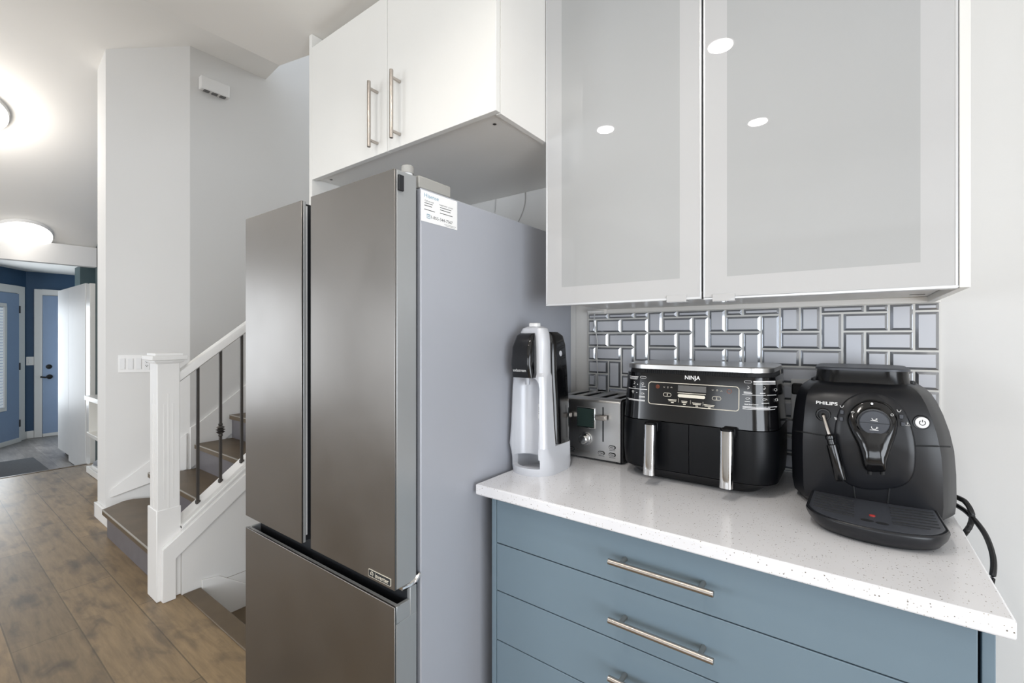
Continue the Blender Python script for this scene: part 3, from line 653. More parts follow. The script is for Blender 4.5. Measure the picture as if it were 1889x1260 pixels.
for k, (x0, x1) in enumerate(((UX0, UM - .0022), (UM + .0022, UX1 + .0005))):
    zb = UZ0 if k == 0 else UZ0 - .0025
    fr = B(); fw = .0045
    fr.box(x0, x1, UY + .004, UY + .022, zb, zb + .018); fr.box(x0, x1, UY + .004, UY + .022, UZ1 - .018, UZ1); fr.box(x0, x0 + .018, UY + .004, UY + .022, zb + .018, UZ1 - .018); fr.box(x1 - .018, x1, UY + .004, UY + .022, zb + .018, UZ1 - .018)
    for bx in ((x0, x1, zb, zb + fw), (x0, x0 + fw, zb + fw, UZ1), (x1 - fw, x1, zb + fw, UZ1)): fr.box(bx[0], bx[1], UY - .0008, UY + .0045, bx[2], bx[3])
    fr = fr.build('door', M['alu'], t, .0008, 1)
    if k == 0: gx0, gx1, gz = at_y(1036, 530, UY).x, at_y(1254, 516, UY).x, at_y(1036, 530, UY).z
    else: gx0, gx1, gz = at_y(1341, 510, UY).x, at_y(1698, 487, UY).x, at_y(1341, 510, UY).z
    gz1 = UZ1 - .06
    g = B(); o = [(x0 + fw, zb + fw), (x1 - fw, zb + fw), (x1 - fw, UZ1), (x0 + fw, UZ1)]; i_ = [(gx0, gz), (gx1, gz), (gx1, gz1), (gx0, gz1)]
    vs = [Vector((x, UY, z)) for x, z in o + i_]
    for q in range(4): g.add([vs[q], vs[(q + 1) % 4], vs[4 + (q + 1) % 4], vs[4 + q]], [(0, 1, 2, 3)], 0)
    g.add(vs[4:], [(0, 1, 2, 3)], 1)
    g.add([v + Vector((0, .004, 0)) for v in vs[:4]], [(3, 2, 1, 0)], 0)
    g.build('glass_pane', [M['glassb'], M['glassc']], fr)
    hx = at_y(1248, 553, UY).x if k == 0 else at_y(1335, 550, UY).x
    b = B(); b.box(hx - .024, hx + .024, UY - .0028, UY - .0008, zb - .004, zb + .012); b.box(hx - .024, hx + .024, UY - .0028, UY + .02, zb - .0052, zb - .0035); b.build('finger_pull', M['glassb'], fr, .001)
    box('seam_gap', M['dark'], x1 + .0001, x1 + .0043, UY + .012, UY + .02, zb, UZ1, fr) if k == 0 else None
box('cover_panel', M['cab'], UX1 + .0015, UX1 + .0165, UY - .001, 1.579, UZ0 - .002, UZ1, t, .001)
b = B(); b.box(-.797, UX0 + .002, 1.555, 1.579, 1.402, 1.418); b.box(UX0 + .002, .184, 1.555, 1.579, 1.402, UZ0 + .0118); b.build('back_rail', M['cabin'], t, .001)
for px, py in ((1325, 564), (1737, 545), (1692, 543.5)):
    q = at_z(px, py, UZ0 + .0115); box('bottom_slot', M['greyd'], q.x - .014, q.x + .014, q.y - .004, q.y + .004, UZ0 + .0108, UZ0 + .0119, t)
t = thing('under_cabinet_light', (-.78, 1.54, 1.40), 'slim white light strip under the cabinet, above the toaster', 'light')
q0, q1 = at_y(1085, 577, 1.535), at_y(1111, 577, 1.535)
box('light_bar', M['trim'], q0.x, q1.x, 1.528, 1.5535, 1.4035, 1.4118, t, .002)
cable('light_cord', [at_y(1097, 578, 1.540), at_y(1096, 592, 1.560), at_y(1099, 612, 1.560), at_y(1102, 632, 1.560), at_y(1101, 655, 1.560), at_y(1102, 680, 1.560), at_y(1103, 700, 1.560), at_y(1102, 722, 1.562), at_y(1100, 740, 1.565)], .0018, M['whitecord'], '', t)
# ------------------------------------------------------------------ tile backsplash
XS = [-.804, -.770, -.722, -.672, -.622, -.572, -.519, -.470, -.419, -.370, -.320, -.269, -.219, -.169, -.118, -.068, -.018, .033, .084, .134, .185]
XS = [-.8035, -.770] + [-.7705 + .0503 * i for i in range(1, 20)]; XS[-1] = .185
ZR = [1.4030, 1.381, 1.3295, 1.278, 1.227, 1.1765, 1.126, 1.075, 1.024, .973, .922, .9145]
ROWS = [  # (column, columns wide, rows tall)
 [(0, 2, 1), (2, 2, 1), (4, 1, 1), (5, 1, 2), (6, 1, 1), (7, 2, 1), (9, 1, 2), (10, 1, 1), (11, 2, 1), (13, 1, 2), (14, 1, 2), (15, 2, 1), (17, 1, 1), (18, 1, 2), (19, 1, 1)],
 [(0, 1, 1), (1, 2, 1), (3, 2, 1), (6, 2, 1), (8, 1, 2), (10, 2, 1), (12, 1, 2), (15, 1, 2), (16, 2, 1), (19, 1, 2)],
 [(0, 2, 1), (2, 2, 1), (4, 1, 2), (5, 2, 1), (7, 1, 2), (9, 2, 1), (11, 1, 2), (13, 2, 1), (16, 1, 2), (17, 2, 1)],
 [(0, 1, 1), (1, 2, 1), (3, 1, 2), (5, 2, 1), (8, 2, 1), (10, 1, 2), (12, 2, 1), (14, 2, 1), (17, 1, 2), (18, 2, 1)],
 [(0, 2, 1), (2, 1, 2), (4, 2, 1), (6, 1, 2), (7, 2, 1), (9, 1, 2), (11, 2, 1), (13, 2, 1), (15, 2, 1), (18, 1, 2), (19, 1, 1)],
 [(0, 1, 1), (1, 1, 2), (3, 2, 1), (5, 1, 2), (7, 2, 1), (10, 2, 1), (12, 2, 1), (14, 2, 1), (16, 2, 1), (19, 1, 1)]]
for r in range(6, 11): ROWS.append([(c, 2, 1) for c in range(0, 20, 2)] if r % 2 == 0 else [(0, 1, 1)] + [(c, 2, 1) for c in range(1, 19, 2)] + [(19, 1, 1)])
b = B(); b.box(-.8035, .185, 1.5742, 1.5797, .9142, 1.4018, 0)
def tile(x0, x1, z0, z1):
    g, bv, ya, yb_ = .0026, .0062, 1.5738, 1.5695
    x0 += g; x1 -= g; z0 += g; z1 -= g
    o = [(x0, z0), (x1, z0), (x1, z1), (x0, z1)]; bw = min(bv, (z1 - z0) * .3)
    i_ = [(x0 + bv, z0 + bw), (x1 - bv, z0 + bw), (x1 - bv, z1 - bw), (x0 + bv, z1 - bw)]
    vs = [Vector((x, 1.577, z)) for x, z in o] + [Vector((x, ya, z)) for x, z in o] + [Vector((x, yb_, z)) for x, z in i_]
    b.add(vs, [(k, (k + 1) % 4, 4 + (k + 1) % 4, 4 + k) for k in range(4)] + [(4 + k, 4 + (k + 1) % 4, 8 + (k + 1) % 4, 8 + k) for k in range(4)], 2)
    b.add(vs[8:], [(0, 1, 2, 3)], 1)
for r, row in enumerate(ROWS):
    for c, cw, rh in row: tile(XS[c], XS[min(c + cw, 20)], ZR[min(r + rh, 11)], ZR[r])
o = b.build('tile_backsplash', [M['grout'], M['tilec'], M['tileb']], smooth=2, fix=False)
tag(o, 'backsplash of bevelled mirror-edged silver glass tiles in a basketweave', 'backsplash', kind='structure')
# outlet behind the coffee machine
t = thing('power_outlet', (-.10, 1.568, 1.13), 'white outlet plate on the tiles between air fryer and coffee machine', 'outlet')
box('plate', M['trim'], -.138, -.066, 1.563, 1.5685, 1.075, 1.192, t, .002)
box('plug', M['blackm'], -.134, -.108, 1.530, 1.5628, 1.150, 1.180, t, .004)
# ------------------------------------------------------------------ drawers and worktop
t = thing('drawer_cabinet', (-.3, 1.27, 0), 'blue-grey base cabinet with wide drawers under the white worktop', 'cabinet')
b = B(); b.box(-.762, .158, .985, 1.575, .10, .8845); b.build('cabinet_body', M['dark'], t)
box('side_panel', M['blue'], -.781, -.7665, .962, 1.575, .001, .8845, t, .001)
box('side_panel', M['blue'], .1605, .1755, .975, 1.575, .001, .8845, t, .001)
box('plinth', M['blue'], -.76, .157, 1.03, 1.05, .001, .098, t)
for z0, z1, hz_ in ((.7605, .883, .8215), (.6325, .7580, .6925), (.4995, .6300, .565), (.302, .497, .40), (.102, .2995, .20)):
    d = box('drawer', M['blue'], -.7650, .1545, .963, .983, z0, z1, t, .0012)
    bar_handle(d, (-.426, .930, hz_), (-.209, .930, hz_), .033, r=.0063, inset=.026)
b = B(); b.box(-.819, .190, .937, 1.5795, .8852, .914); tag(b.build('countertop', M['quartz'], bevel=.004, seg=3), 'white speckled quartz worktop over the blue-grey drawers', 'countertop')
# ------------------------------------------------------------------ soda maker
Zc = .9141
t = thing('soda_maker', (-.757, 1.17, Zc), 'silver and black soda maker beside the refrigerator', 'soda maker')
def ring(z, x0, x1, y0, y1, r): return rr(x0, x1, y0, y1, r, z, 8)
b = B().loft([ring(Zc, -.828, -.688, 1.078, 1.275, .066), ring(.93, -.829, -.687, 1.076, 1.277, .066), ring(.955, -.828, -.688, 1.079, 1.272, .058), ring(.98, -.826, -.691, 1.085, 1.258, .034), ring(.9945, -.825, -.692, 1.088, 1.25, .021)])
base = b.build('base', M['silver'], t, smooth=50)
b = B().loft([ring(.9946, -.825, -.692, 1.088, 1.163, .020), ring(1.05, -.822, -.695, 1.091, 1.160, .020), ring(1.16, -.818, -.698, 1.093, 1.155, .020), ring(1.20, -.816, -.700, 1.095, 1.155, .020), ring(1.21, -.815, -.702, 1.103, 1.157, .026), ring(1.30, -.806, -.708, 1.108, 1.162, .024), ring(1.325, -.802, -.712, 1.110, 1.162, .022), ring(1.340, -.795, -.719, 1.115, 1.160, .018), ring(1.346, -.78, -.735, 1.125, 1.155, .012)])
shell = b.build('front_shell', M['silver'], t, smooth=50)
def cavity(z0, z1, x0, x1, y, r, n=10):
    pts = []
    xc = (x0 + x1) / 2; h = (x1 - x0) / 2
    for k in range(n + 1):
        a = math.pi * k / n; pts.append((xc + h * math.cos(a), y + r * math.sin(a)))
    poly = [(x1, 1.02)] + pts + [(x0, 1.02)]
    rings = []
    for z, f in ((z0, 1), (z1 - .034, 1), (z1 - .018, .93), (z1 - .008, .78), (z1 - .002, .5), (z1, .25)): rings.append([Vector((xc + (x - xc) * f, q, z)) for x, q in poly])
    return B().loft(rings)
cut(shell, cavity(.99, 1.199, -.8085, -.7130, 1.104, .042))
up = [Vector((-.7615 + .0445 * math.cos(math.pi * k / 10), 1.02, 1.199 - .0005 + .014 * math.sin(math.pi * k / 10))) for k in range(11)]
cut(base, B().loft([rr(-.8135, -.7035, 1.093, 1.205, .050, z, 8) for z in (.9165, .958)]), B().loft([[Vector((v.x, 1.02 if v.y < 1.12 else v.y, z)) for v in rr(-.809, -.710, 1.094, 1.150, .04, 0, 8)] for z in (.936, .962)]), cavity(.957, 1.1, -.8085, -.7130, 1.104, .042))
bk = B().loft([ring(.9948, -.822, -.6945, 1.1635, 1.249, .022), ring(1.10, -.817, -.697, 1.1605, 1.252, .022), ring(1.20, -.812, -.702, 1.158, 1.252, .022), ring(1.29, -.806, -.708, 1.163, 1.250, .022), ring(1.318, -.80, -.714, 1.163, 1.243, .02), ring(1.330, -.79, -.724, 1.163, 1.222, .012)]).build('rear_housing', M['blackg'], t, smooth=50)
hd = B().loft([rr(-.800, -.726, 1.073, 1.108, .012, 1.197, 5), rr(-.799, -.727, 1.066, 1.108, .012, 1.235, 5), rr(-.797, -.729, 1.070, 1.110, .012, 1.285, 5), rr(-.793, -.733, 1.086, 1.112, .012, 1.318, 5), rr(-.788, -.738, 1.100, 1.113, .006, 1.326, 5)]).build('nozzle_head', M['blackg'], t, smooth=40)
b = B(); b.lathe((-.762, 1.105, 1.175), (0, 0, 1), [(.007, 0), (.009, .024)], 16); b.build('nozzle', M['silverin'], t)
b = B(); b.loft([rr(-.772, -.742, 1.122, 1.150, .008, 1.3455, 5), rr(-.772, -.742, 1.122, 1.150, .008, 1.3545, 5), rr(-.770, -.744, 1.124, 1.148, .007, 1.356, 5)]); b.build('press_button', M['white'], t)
sf = Surf(hd); b = B(); lettering(b, 'sodastream', (-.7655, 1.05, 1.2185), (1, 0, 0), (0, 0, 1), .046, .0085, place=lambda X, z: sf.y(X, z, .0004), bold=.004); b.build('brand_lettering', M['white'], t)
q = at_x(1036, 652, -.705); q = at_x(1034, 652, -.707); B().lathe((-.7085, q.y, q.z), (1, 0, .06), [(.0085, -.004), (.0085, .0022), (.007, .0028)], 20).build('logo_disc', M['silver'], bk)
sv = Surf(shell)
b = B(); n = 5; vs = []
for j in range(2):
    for i in range(n + 1):
        X = -.750 + .026 * i / n; vs.append(sv.y(X, 1.092 + .022 * j if j else 1.070, .0004))
b.add(vs, [(i, i + 1, n + 2 + i, n + 1 + i) for i in range(n)]); lbk = b.build('warning_label', M['label'], t)
b = B(); lettering(b, 'WARNING', (-.7355, 1.1, 1.1080), (1, 0, 0), (0, 0, 1), .018, .0042, place=lambda X, z: sv.y(X, z, .0007), bold=.01)
for k, wd in enumerate((.022, .022, .018, .015)):
    z = 1.1005 - .0055 * k; m_ = 4; vs = [sv.y(-.748 + wd * i / m_, z + dz, .0007) for dz in (0, .0026) for i in range(m_ + 1)]
    b.add(vs, [(i, i + 1, m_ + 2 + i, m_ + 1 + i) for i in range(m_)])
b.build('label_print', M['ink'], lbk)
# ------------------------------------------------------------------ toaster
TX0, TX1, TY0, TY1, TZ0, TZ1 = -.806, -.566, 1.342, 1.545, .922, 1.117
t = thing('toaster', (-.686, 1.45, Zc), 'brushed steel four-slot toaster between soda maker and air fryer', 'toaster')
r_ = .016
prof = [(TY0, TZ0), (TY1, TZ0)] + [(TY1 - r_ + r_ * math.cos(a), TZ1 - r_ + r_ * math.sin(a)) for a in [math.radians(15 * k) for k in range(7)]] + [(TY0 + r_ - r_ * math.sin(a), TZ1 - r_ + r_ * math.cos(a)) for a in [math.radians(15 * k) for k in range(7)]]
body = B().prism([(TX0 + .008, y, z) for y, z in prof], (TX1 - TX0 - .016, 0, 0)).build('toaster_body', M['toast'], t, smooth=30)
slots = []
for i in range(4):
    x = TX0 + .034 + .050 * i + (.012 if i > 1 else 0); slots.append((x, x + .024))
cut(body, *[B().box(x0, x1, TY0 + .030, TY1 - .03, TZ1 - .10, TZ1 + .02) for x0, x1 in slots])
for x0, x1 in slots:
    b = B(); b.box(x0 + .0005, x1 - .0005, TY0 + .031, TY1 - .031, TZ1 - .098, TZ1 - .094); b.box(x0 + .0005, x0 + .002, TY0 + .031, TY1 - .031, TZ1 - .094, TZ1 - .002); b.box(x1 - .002, x1 - .0005, TY0 + .031, TY1 - .031, TZ1 - .094, TZ1 - .002); b.build('toast_slot', M['dark'], t)
for x0, x1, xa in ((TX0, TX0 + .0078, 0), (TX1 - .0078, TX1, 1)): box('end_cap', M['blackm'], x0, x1, TY0 + .004, TY1 - .002, TZ0 - .002, TZ1 - .006, t, .003)
for x in (TX0 + .02, TX1 - .02):
    for y in (TY0 + .02, TY1 - .02): B().cyl((x, y, Zc), (x, y, TZ0), .010, n=14).build('foot', M['blackm'], t)
ty = lambda px, py: at_y(px, py, TY0)
a, e = ty(1066.5, 760), ty(1096.5, 760); zt, zb = ty(1081, 753).z, ty(1081, 786.5).z
fr = box('display_bezel', M['chrome'], a.x - .003, e.x + .003, TY0 - .004, TY0 + .001, zb - .004, zt + .003, t, .0015)
scn = box('display', M['lcd'], a.x, e.x, TY0 - .0046, TY0 - .003, zb, zt, t)
b = B()
for i in range(7):
    b.box(a.x + .003, a.x + .006, TY0 - .0049, TY0 - .0046, zb + .004 + i * .0075, zb + .0055 + i * .0075); b.box(e.x - .006, e.x - .003, TY0 - .0049, TY0 - .0046, zb + .004 + i * .0075, zb + .0055 + i * .0075)
b.build('display_marks', M['ink'], scn)
k_ = ty(1080, 809)
B().lathe((k_.x, TY0, k_.z), (0, -1, 0), [(.0225, 0), (.0225, .004), (.021, .006), (.019, .006), (.0185, .010)], 32).build('dial_ring', M['chrome'], t, smooth=30)
B().lathe((k_.x, TY0, k_.z), (0, -1, 0), [(.0145, .008), (.0140, .021), (.012, .023), (.002, .0235)], 32).build('dial', M['chrome'], t, smooth=30)
for px, ly in ((1112.5, 768), (1049.5, 762)):
    xs_ = ty(px, 780).x; z1_, z0_ = ty(px, 751 if px > 1100 else 745).z, ty(px, 815 if px > 1100 else 808).z
    box('lever_slot', M['dark'], xs_ - .0022, xs_ + .0022, TY0 - .0006, TY0 + .002, z0_, z1_, t)
    zl_ = at_y(px - 3, ly + 3, TY0 - .02).z
    b = B(); b.box(xs_ - .017, xs_ + .017, TY0 - .024, TY0 - .008, zl_ - .008, zl_ + .007); b.box(xs_ - .002, xs_ + .002, TY0 - .01, TY0 + .003, zl_ - .004, zl_ + .004); b.build('lever', M['nickel'], t, .002)
for px, py in ((1129.5, 825.5), (1109.5, 835.5), (1129.5, 839), (1054.5, 827)):
    c_ = ty(px, py); o = B().loft([[Vector((v.x, TY0 + .0005 - d, v.y)) for v in rr(c_.x - .0115, c_.x + .0115, c_.z - .006, c_.z + .006, .006, 0, 6)] for d in (0, .002)]).build('button_rim', M['ink'], t)
    o2 = B().loft([[Vector((v.x, TY0 - .001 - d, v.y)) for v in rr(c_.x - .009, c_.x + .009, c_.z - .0042, c_.z + .0042, .0042, 0, 6)] for d in (0, .0028)]).build('button', M['toast'], t)
    b = B(); b.box(c_.x - .006, c_.x + .006, TY0 - .0042, TY0 - .0038, c_.z - .0008, c_.z + .0008); b.box(c_.x - .010, c_.x + .010, TY0 - .0005, TY0 + .0002, c_.z - .0100, c_.z - .0088); b.build('button_print', M['ink'], o2)
c_ = ty(1076, 831); b = B(); lettering(b, 'Cuisinart', (c_.x, TY0 - .0006, c_.z), (1, 0, 0), (0, 0, 1), .047, .0095); b.build('brand_lettering', M['nickel'], t)
# ------------------------------------------------------------------ air fryer
t = thing('air_fryer', (-.34, 1.39, Zc), 'black two-drawer air fryer with chrome handles in the middle of the counter', 'air fryer')
AX0, AX1 = -.545, -.140; AY0, AY1 = 1.250, 1.545
def fring(z, dx, dy, r, n=10): return rr(AX0 + dx, AX1 - dx, AY0 + dy, AY1 - dx, r, z, n)
foot = B().loft([fring(Zc + .005, .048, .034, .05), fring(Zc + .02, .030, .018, .06), fring(.945, .012, .006, .066), fring(.9485, .004, .002, .068)]).build('base', M['black'], t, smooth=50)
for x in (AX0 + .09, AX1 - .09):
    for y in (AY0 + .07, AY1 - .07): B().cyl((x, y, Zc), (x, y, Zc + .008), .014, n=16).build('foot', M['blackm'], t)
core = B().loft([fring(.9487, .006, .020, .06), fring(1.083, .006, .020, .06)]).build('core', M['blackm'], t)
XC = -.3425
for k in range(2):
    rings_b = B().loft([fring(.950, .003, .002, .068), fring(.99, 0, 0, .068), fring(1.05, 0, 0, .068), fring(1.081, .001, .001, .067)])
    bm = bmesh.new(); vv = [bm.verts.new(v) for v in rings_b.v]
    for f in rings_b.f: bm.faces.new([vv[i] for i in f])
    for co, no in (((XC - .0008, 0, 0), (1, 0, 0)) if k == 0 else ((XC + .0008, 0, 0), (-1, 0, 0)), ((0, 1.268, 0), (0, 1, 0))) if 0 else ((((XC - .0008, 0, 0), (1, 0, 0)) if k == 0 else ((XC + .0008, 0, 0), (-1, 0, 0))),):
        r = bmesh.ops.bisect_plane(bm, geom=bm.verts[:] + bm.edges[:] + bm.faces[:], plane_co=co, plane_no=no, clear_outer=True)
        ed = [g for g in r['geom_cut'] if isinstance(g, bmesh.types.BMEdge)]
        bmesh.ops.contextual_create(bm, geom=ed)
    bm.verts.index_update(); bb = B(); bb.add([v.co.copy() for v in bm.verts], [[v.index for v in f.verts] for f in bm.faces]); bm.free()
    dw = bb.build('drawer', M['black'], t, smooth=45)
    px = 1196 if k == 0 else 1338.5; hx = at_y(px, 800, 1.2).x
    z1_ = at_y(px, 780 if k == 0 else 792, 1.2).z; z0_ = at_y(px - 5, 876 if k == 0 else 901, 1.196).z
    # handle: chrome-faced bar hanging in front of the drawer from an arm at the top
    hb = B(); hw = .0145
    hb.loft([[Vector((v.x, v.y, z)) for v in rr(hx - hw, hx + hw, 1.2035 + dy, 1.2255 + dy, .009, 0, 6)] for z, dy in ((z0_ + .002, -.006), (z1_ - .03, 0), (z1_ - .003, 0), (z1_, .002))])
    hb.prism([(hx - hw + .002, 1.222, z1_ - .026), (hx - hw + .002, 1.256, z1_ - .026), (hx - hw + .002, 1.256, z1_ - .001), (hx - hw + .002, 1.222, z1_ - .001)], (.030, 0, 0))
    h_ = hb.build('handle', M['black'], dw, .002, smooth=45)
    cb = B(); cb.loft([[Vector((v.x, min(v.y, 1.214) + dy, z)) for v in rr(hx - hw - .001, hx + hw + .001, 1.2000, 1.2285, .011, 0, 8)] for z, dy in ((z0_, -.006), (z1_ - .03, 0), (z1_ - .006, 0))]); cb.build('chrome_facing', M['chrome'], h_, smooth=45)
band = B().loft([fring(1.0835, .001, .001, .067), fring(1.10, .002, .003, .066), fring(1.20, .008, .010, .062), fring(1.213, .010, .012, .06)]).build('control_band', M['blackg'], t, smooth=50)
B().loft([fring(1.2132, .016, .020, .055), fring(1.2245, .018, .022, .055)]).build('vent_strip', M['blackm'], t)
b = B()
for i in range(46):
    x = AX0 + .075 + .0058 * i; b.box(x, x + .0026, AY0 + .0185, AY0 + .0202, 1.2145, 1.2235)
b.build('vent_ribs', M['black'], t)
B().loft([fring(1.2247, .012, .012, .062), fring(1.236, .012, .012, .062), fring(1.2385, .015, .015, .06)]).build('lid', M['toast'], t, smooth=30)
sb = Surf(band)
pl = lambda X, z: sb.y(X, z, .0009)
def P(px, py): h = sb.px(px, py); return h if h else at_y(px, py, AY0)
def strip(bd, X0, X1, z0, z1, off=.0009, n=6):
    vs = [sb.y(X0 + (X1 - X0) * i / n, z, off) for z in (z0, z1) for i in range(n + 1)]; bd.add(vs, [(i, i + 1, n + 2 + i, n + 1 + i) for i in range(n)])
def strip_px(bd, x0, y0, x1, y1, off=.0009):
    a, c = P(x0, y0), P(x1, y0); strip(bd, a.x, c.x, a.z - (y1 - y0) * .00150, a.z, off)
a, e = P(1197, 709), P(1363, 758); pz1, pz0 = P(1280, 709).z, P(1280, 751.5).z
ring_ = [sb.y(v.x, v.y, .0012) for v in rr(a.x, e.x, pz0, pz1, .008, 0, 6)]
B().tube(ring_, .0011, 6, closed=True).build('panel_border', M['cream'], t)
b = B(); strip_px(b, 1251, 710.5, 1303, 721); b.build('display', M['greyd'], t)
b = B(); c_ = P(1277.5, 698); lettering(b, 'NINJA', c_, (1, 0, 0), (0, 0, 1), .039, .0135, place=pl, bold=.015); b.build('brand_lettering', M['white'], t)
b = B()
pill = lambda bd, cx, cz, hw, hh, r=.0006: bd.tube([sb.y(v.x, v.y, .0011) for v in rr(cx - hw, cx + hw, cz - hh, cz + hh, hh, 0, 6)], r, 5, closed=True)
for px, py, s in ((1231, 728, '1'), (1322, 735, '2')):
    c_ = P(px, py); pill(b, c_.x, c_.z, .0105, .0046); lettering(b, s, c_, (1, 0, 0), (0, 0, 1), .002 if s == '1' else .0036, .0048, place=pl, bold=.02)
def chev(bd, px, py, sgn):
    c_ = P(px, py); bd.tube([sb.y(c_.x + dx, c_.z + dz * sgn, .0011) for dx, dz in ((-.0022, .001), (0, -.001), (.0022, .001))], .0005, 5)
for px, py, s in ((1225.5, 714, 1), (1239, 714.5, -1), (1315, 719.5, 1), (1331, 721.5, -1)): chev(b, px, py, s)
c_ = P(1232.3, 714.5); strip(b, c_.x - .0005, c_.x + .0005, c_.z - .0025, c_.z + .0025, n=1); 
for rr_ in (.0018,):
    c_ = P(1323, 720); b.tube([sb.y(c_.x + rr_ * math.cos(q), c_.z + rr_ * math.sin(q), .0011) for q in [k * math.pi / 6 for k in range(12)]], .0004, 5, closed=True)
for i, px in enumerate((1240.5, 1262.5, 1285.5, 1308.5)):
    y_ = 736 + 3.3 * i; wd = (16, 11, 17, 20)[i]
    strip_px(b, px - wd / 2, y_, px + wd / 2, y_ + 1.0); strip_px(b, px - wd / 2.3, y_ + 2.4, px + wd / 2.3, y_ + 3.4); strip_px(b, px - 2.5, y_ + 5.6, px + 2.5, y_ + 6.9)
    if i < 3: strip_px(b, px + 11.2, y_ - 1, px + 11.7, y_ + 6)
strip_px(b, 1250, 723.8, 1302, 724.8)
b.build('panel_print', M['cream'], t)
b = B(); a_, e_ = P(1250.5, 727), P(1301, 736); zc_ = P(1276, 731.5).z; xm_ = (a_.x + e_.x) / 2
bd = [sb.y(v.x, v.y, .0012) for v in rr(a_.x, e_.x, zc_ - .0042, zc_ + .0042, .0042, 0, 6)]; b.add(bd + [sb.y(xm_, zc_, .0012)], [(i, (i + 1) % len(bd), len(bd)) for i in range(len(bd))]); b.build('program_bar', M['cream'], t)
b = B()
for rad in (.0046, .0020):
    c_ = P(1213.5, 713); b.tube([sb.y(c_.x + rad * math.cos(q), c_.z + rad * math.sin(q), .0011) for q in [k * math.pi / 8 for k in range(16)]], .0005, 5, closed=True)
c_ = P(1345.5, 722); b.tube([sb.y(c_.x + .0056 * math.cos(q), c_.z + .0048 * math.sin(q), .0011) for q in [k * math.pi / 8 for k in range(16)]], .0004, 5, closed=True)
b.build('power_symbol', M['orange'], t)
# cooking charts printed on the rounded corners
b = B()
def line_px(y, x0, x1, th=1.0): strip_px(b, x0, y, x1, y + th)
for y, x0, x1 in ((693, 1162, 1178), (695.3, 1162, 1177), (697.5, 1163, 1176), (714.6, 1160, 1194), (733.5, 1158, 1190), (735.6, 1160, 1190)): line_px(y, x0, x1, .9)
c_ = P(1187, 696); pill(b, c_.x, c_.z, .0085, .0028, .0004)
def icon(px, py, kind):
    c_ = P(px, py); s = .0033
    if kind == 0: b.tube([sb.y(c_.x + s * math.cos(q), c_.z + .001 + s * .8 * math.sin(q), .0011) for q in [k * math.pi / 6 for k in range(12)]], .00045, 5, closed=True); strip(b, c_.x - .0008, c_.x + .0008, c_.z - .005, c_.z - .002, n=1)
    elif kind == 1: b.tube([sb.y(c_.x + s * 1.2 * math.cos(q), c_.z + s * .6 * math.sin(q), .0011) for q in [k * math.pi / 6 for k in range(12)]], .00045, 5, closed=True); b.tube([sb.y(c_.x + .0045, c_.z + .002, .0011), sb.y(c_.x + .0058, c_.z - .002, .0011)], .0004, 5)
    else: b.tube([sb.y(c_.x + dx, c_.z + dz, .0011) for dx, dz in ((-.002, .004), (.001, .002), (.0018, -.001), (-.002, -.004), (-.003, -.002), (.0005, -.0005))], .00045, 5)
for px, py, k_ in ((1171, 706, 2), (1186, 708, 0), (1168, 722, 0), (1185, 726, 1)): icon(px, py, k_)
for px, py in ((1176.5, 709), (1175, 724)): c_ = P(px, py); strip(b, c_.x - .0012, c_.x + .0012, c_.z - .0014, c_.z + .0014, n=1)
for y, x0, x1 in ((712, 1184, 1191), (730, 1179, 1190), (731.8, 1179, 1190), (713, 1168, 1173)): line_px(y, x0, x1, .8)
b.build('chart_print', M['white'], t); b = B()
c_ = P(1380, 704.5); pill(b, c_.x, c_.z, .0080, .0028, .0004)
for y, x0, x1, th_ in ((703, 1390, 1439, 1.6), (706, 1390, 1438, .8), (708.2, 1390, 1438, .8), (727.5, 1369, 1439, .5), (749.0, 1370, 1436, .8), (751.2, 1370, 1432, .8), (753.4, 1370, 1430, .8), (755.6, 1408, 1430, .8), (722.4, 1372, 1386, .8), (724.4, 1372, 1388, .8), (740, 1374, 1384, .8), (725, 1402, 1412, .8), (743.5, 1405, 1419, .8)): line_px(y, x0, x1, th_)
for px, py, k_ in ((1381, 715, 2), (1411, 716, 2), (1432, 719, 0), (1379, 735, 1), (1410, 737, 1), (1434, 737, 0)): icon(px, py, k_)
c_ = P(1386, 746.5); lettering(b, 'Single Zone Cooking', c_, (1, 0, 0), (0, 0, 1), .030, .0036, place=pl, bold=.02)
b.build('chart_print', M['white'], t)
# ------------------------------------------------------------------ coffee machine
t = thing('coffee_machine', (.034, 1.40, Zc), 'charcoal bean-to-cup coffee machine at the right end of the counter', 'coffee machine')
YB = 1.555
def pring(z, x0, x1, yf, n=30, e=.055, bow=.012):
    xc, hw = (x0 + x1) / 2, (x1 - x0) / 2; out = []
    us = sorted([-math.cos(math.pi * i / n) for i in range(n + 1)] + [-.815, .815])
    for u in us:
        au = abs(u); out.append(Vector((xc + hw * u, yf + .016 * min(au, .815) ** 5 + (e * ((au - .815) / .185) ** 1.25 if au > .815 else 0) + bow * u * u, z)))
    out += [Vector((x1 - .002, yf + .12, z)), Vector((x1 - .006, YB - .02, z)), Vector((x1 - .03, YB, z)), Vector((x0 + .03, YB, z)), Vector((x0 + .006, YB - .02, z)), Vector((x0 + .002, yf + .12, z))]
    return out
LV = [(.9145, -.100, .170, 1.300), (.928, -.106, .177, 1.292), (.932, -.112, .183, 1.286), (.96, -.1165, .185, 1.281), (1.02, -.1175, .1835, 1.275), (1.07, -.117, .180, 1.272), (1.11, -.1145, .173, 1.273), (1.145, -.111, .1635, 1.277), (1.172, -.107, .154, 1.284), (1.188, -.101, .146, 1.293), (1.198, -.093, .138, 1.304), (1.2055, -.083, .128, 1.318), (1.209, -.072, .117, 1.334)]
body = B().loft([pring(*l) for l in LV]).build('machine_body', M['philips'], t, smooth=24)
sp = Surf(body)
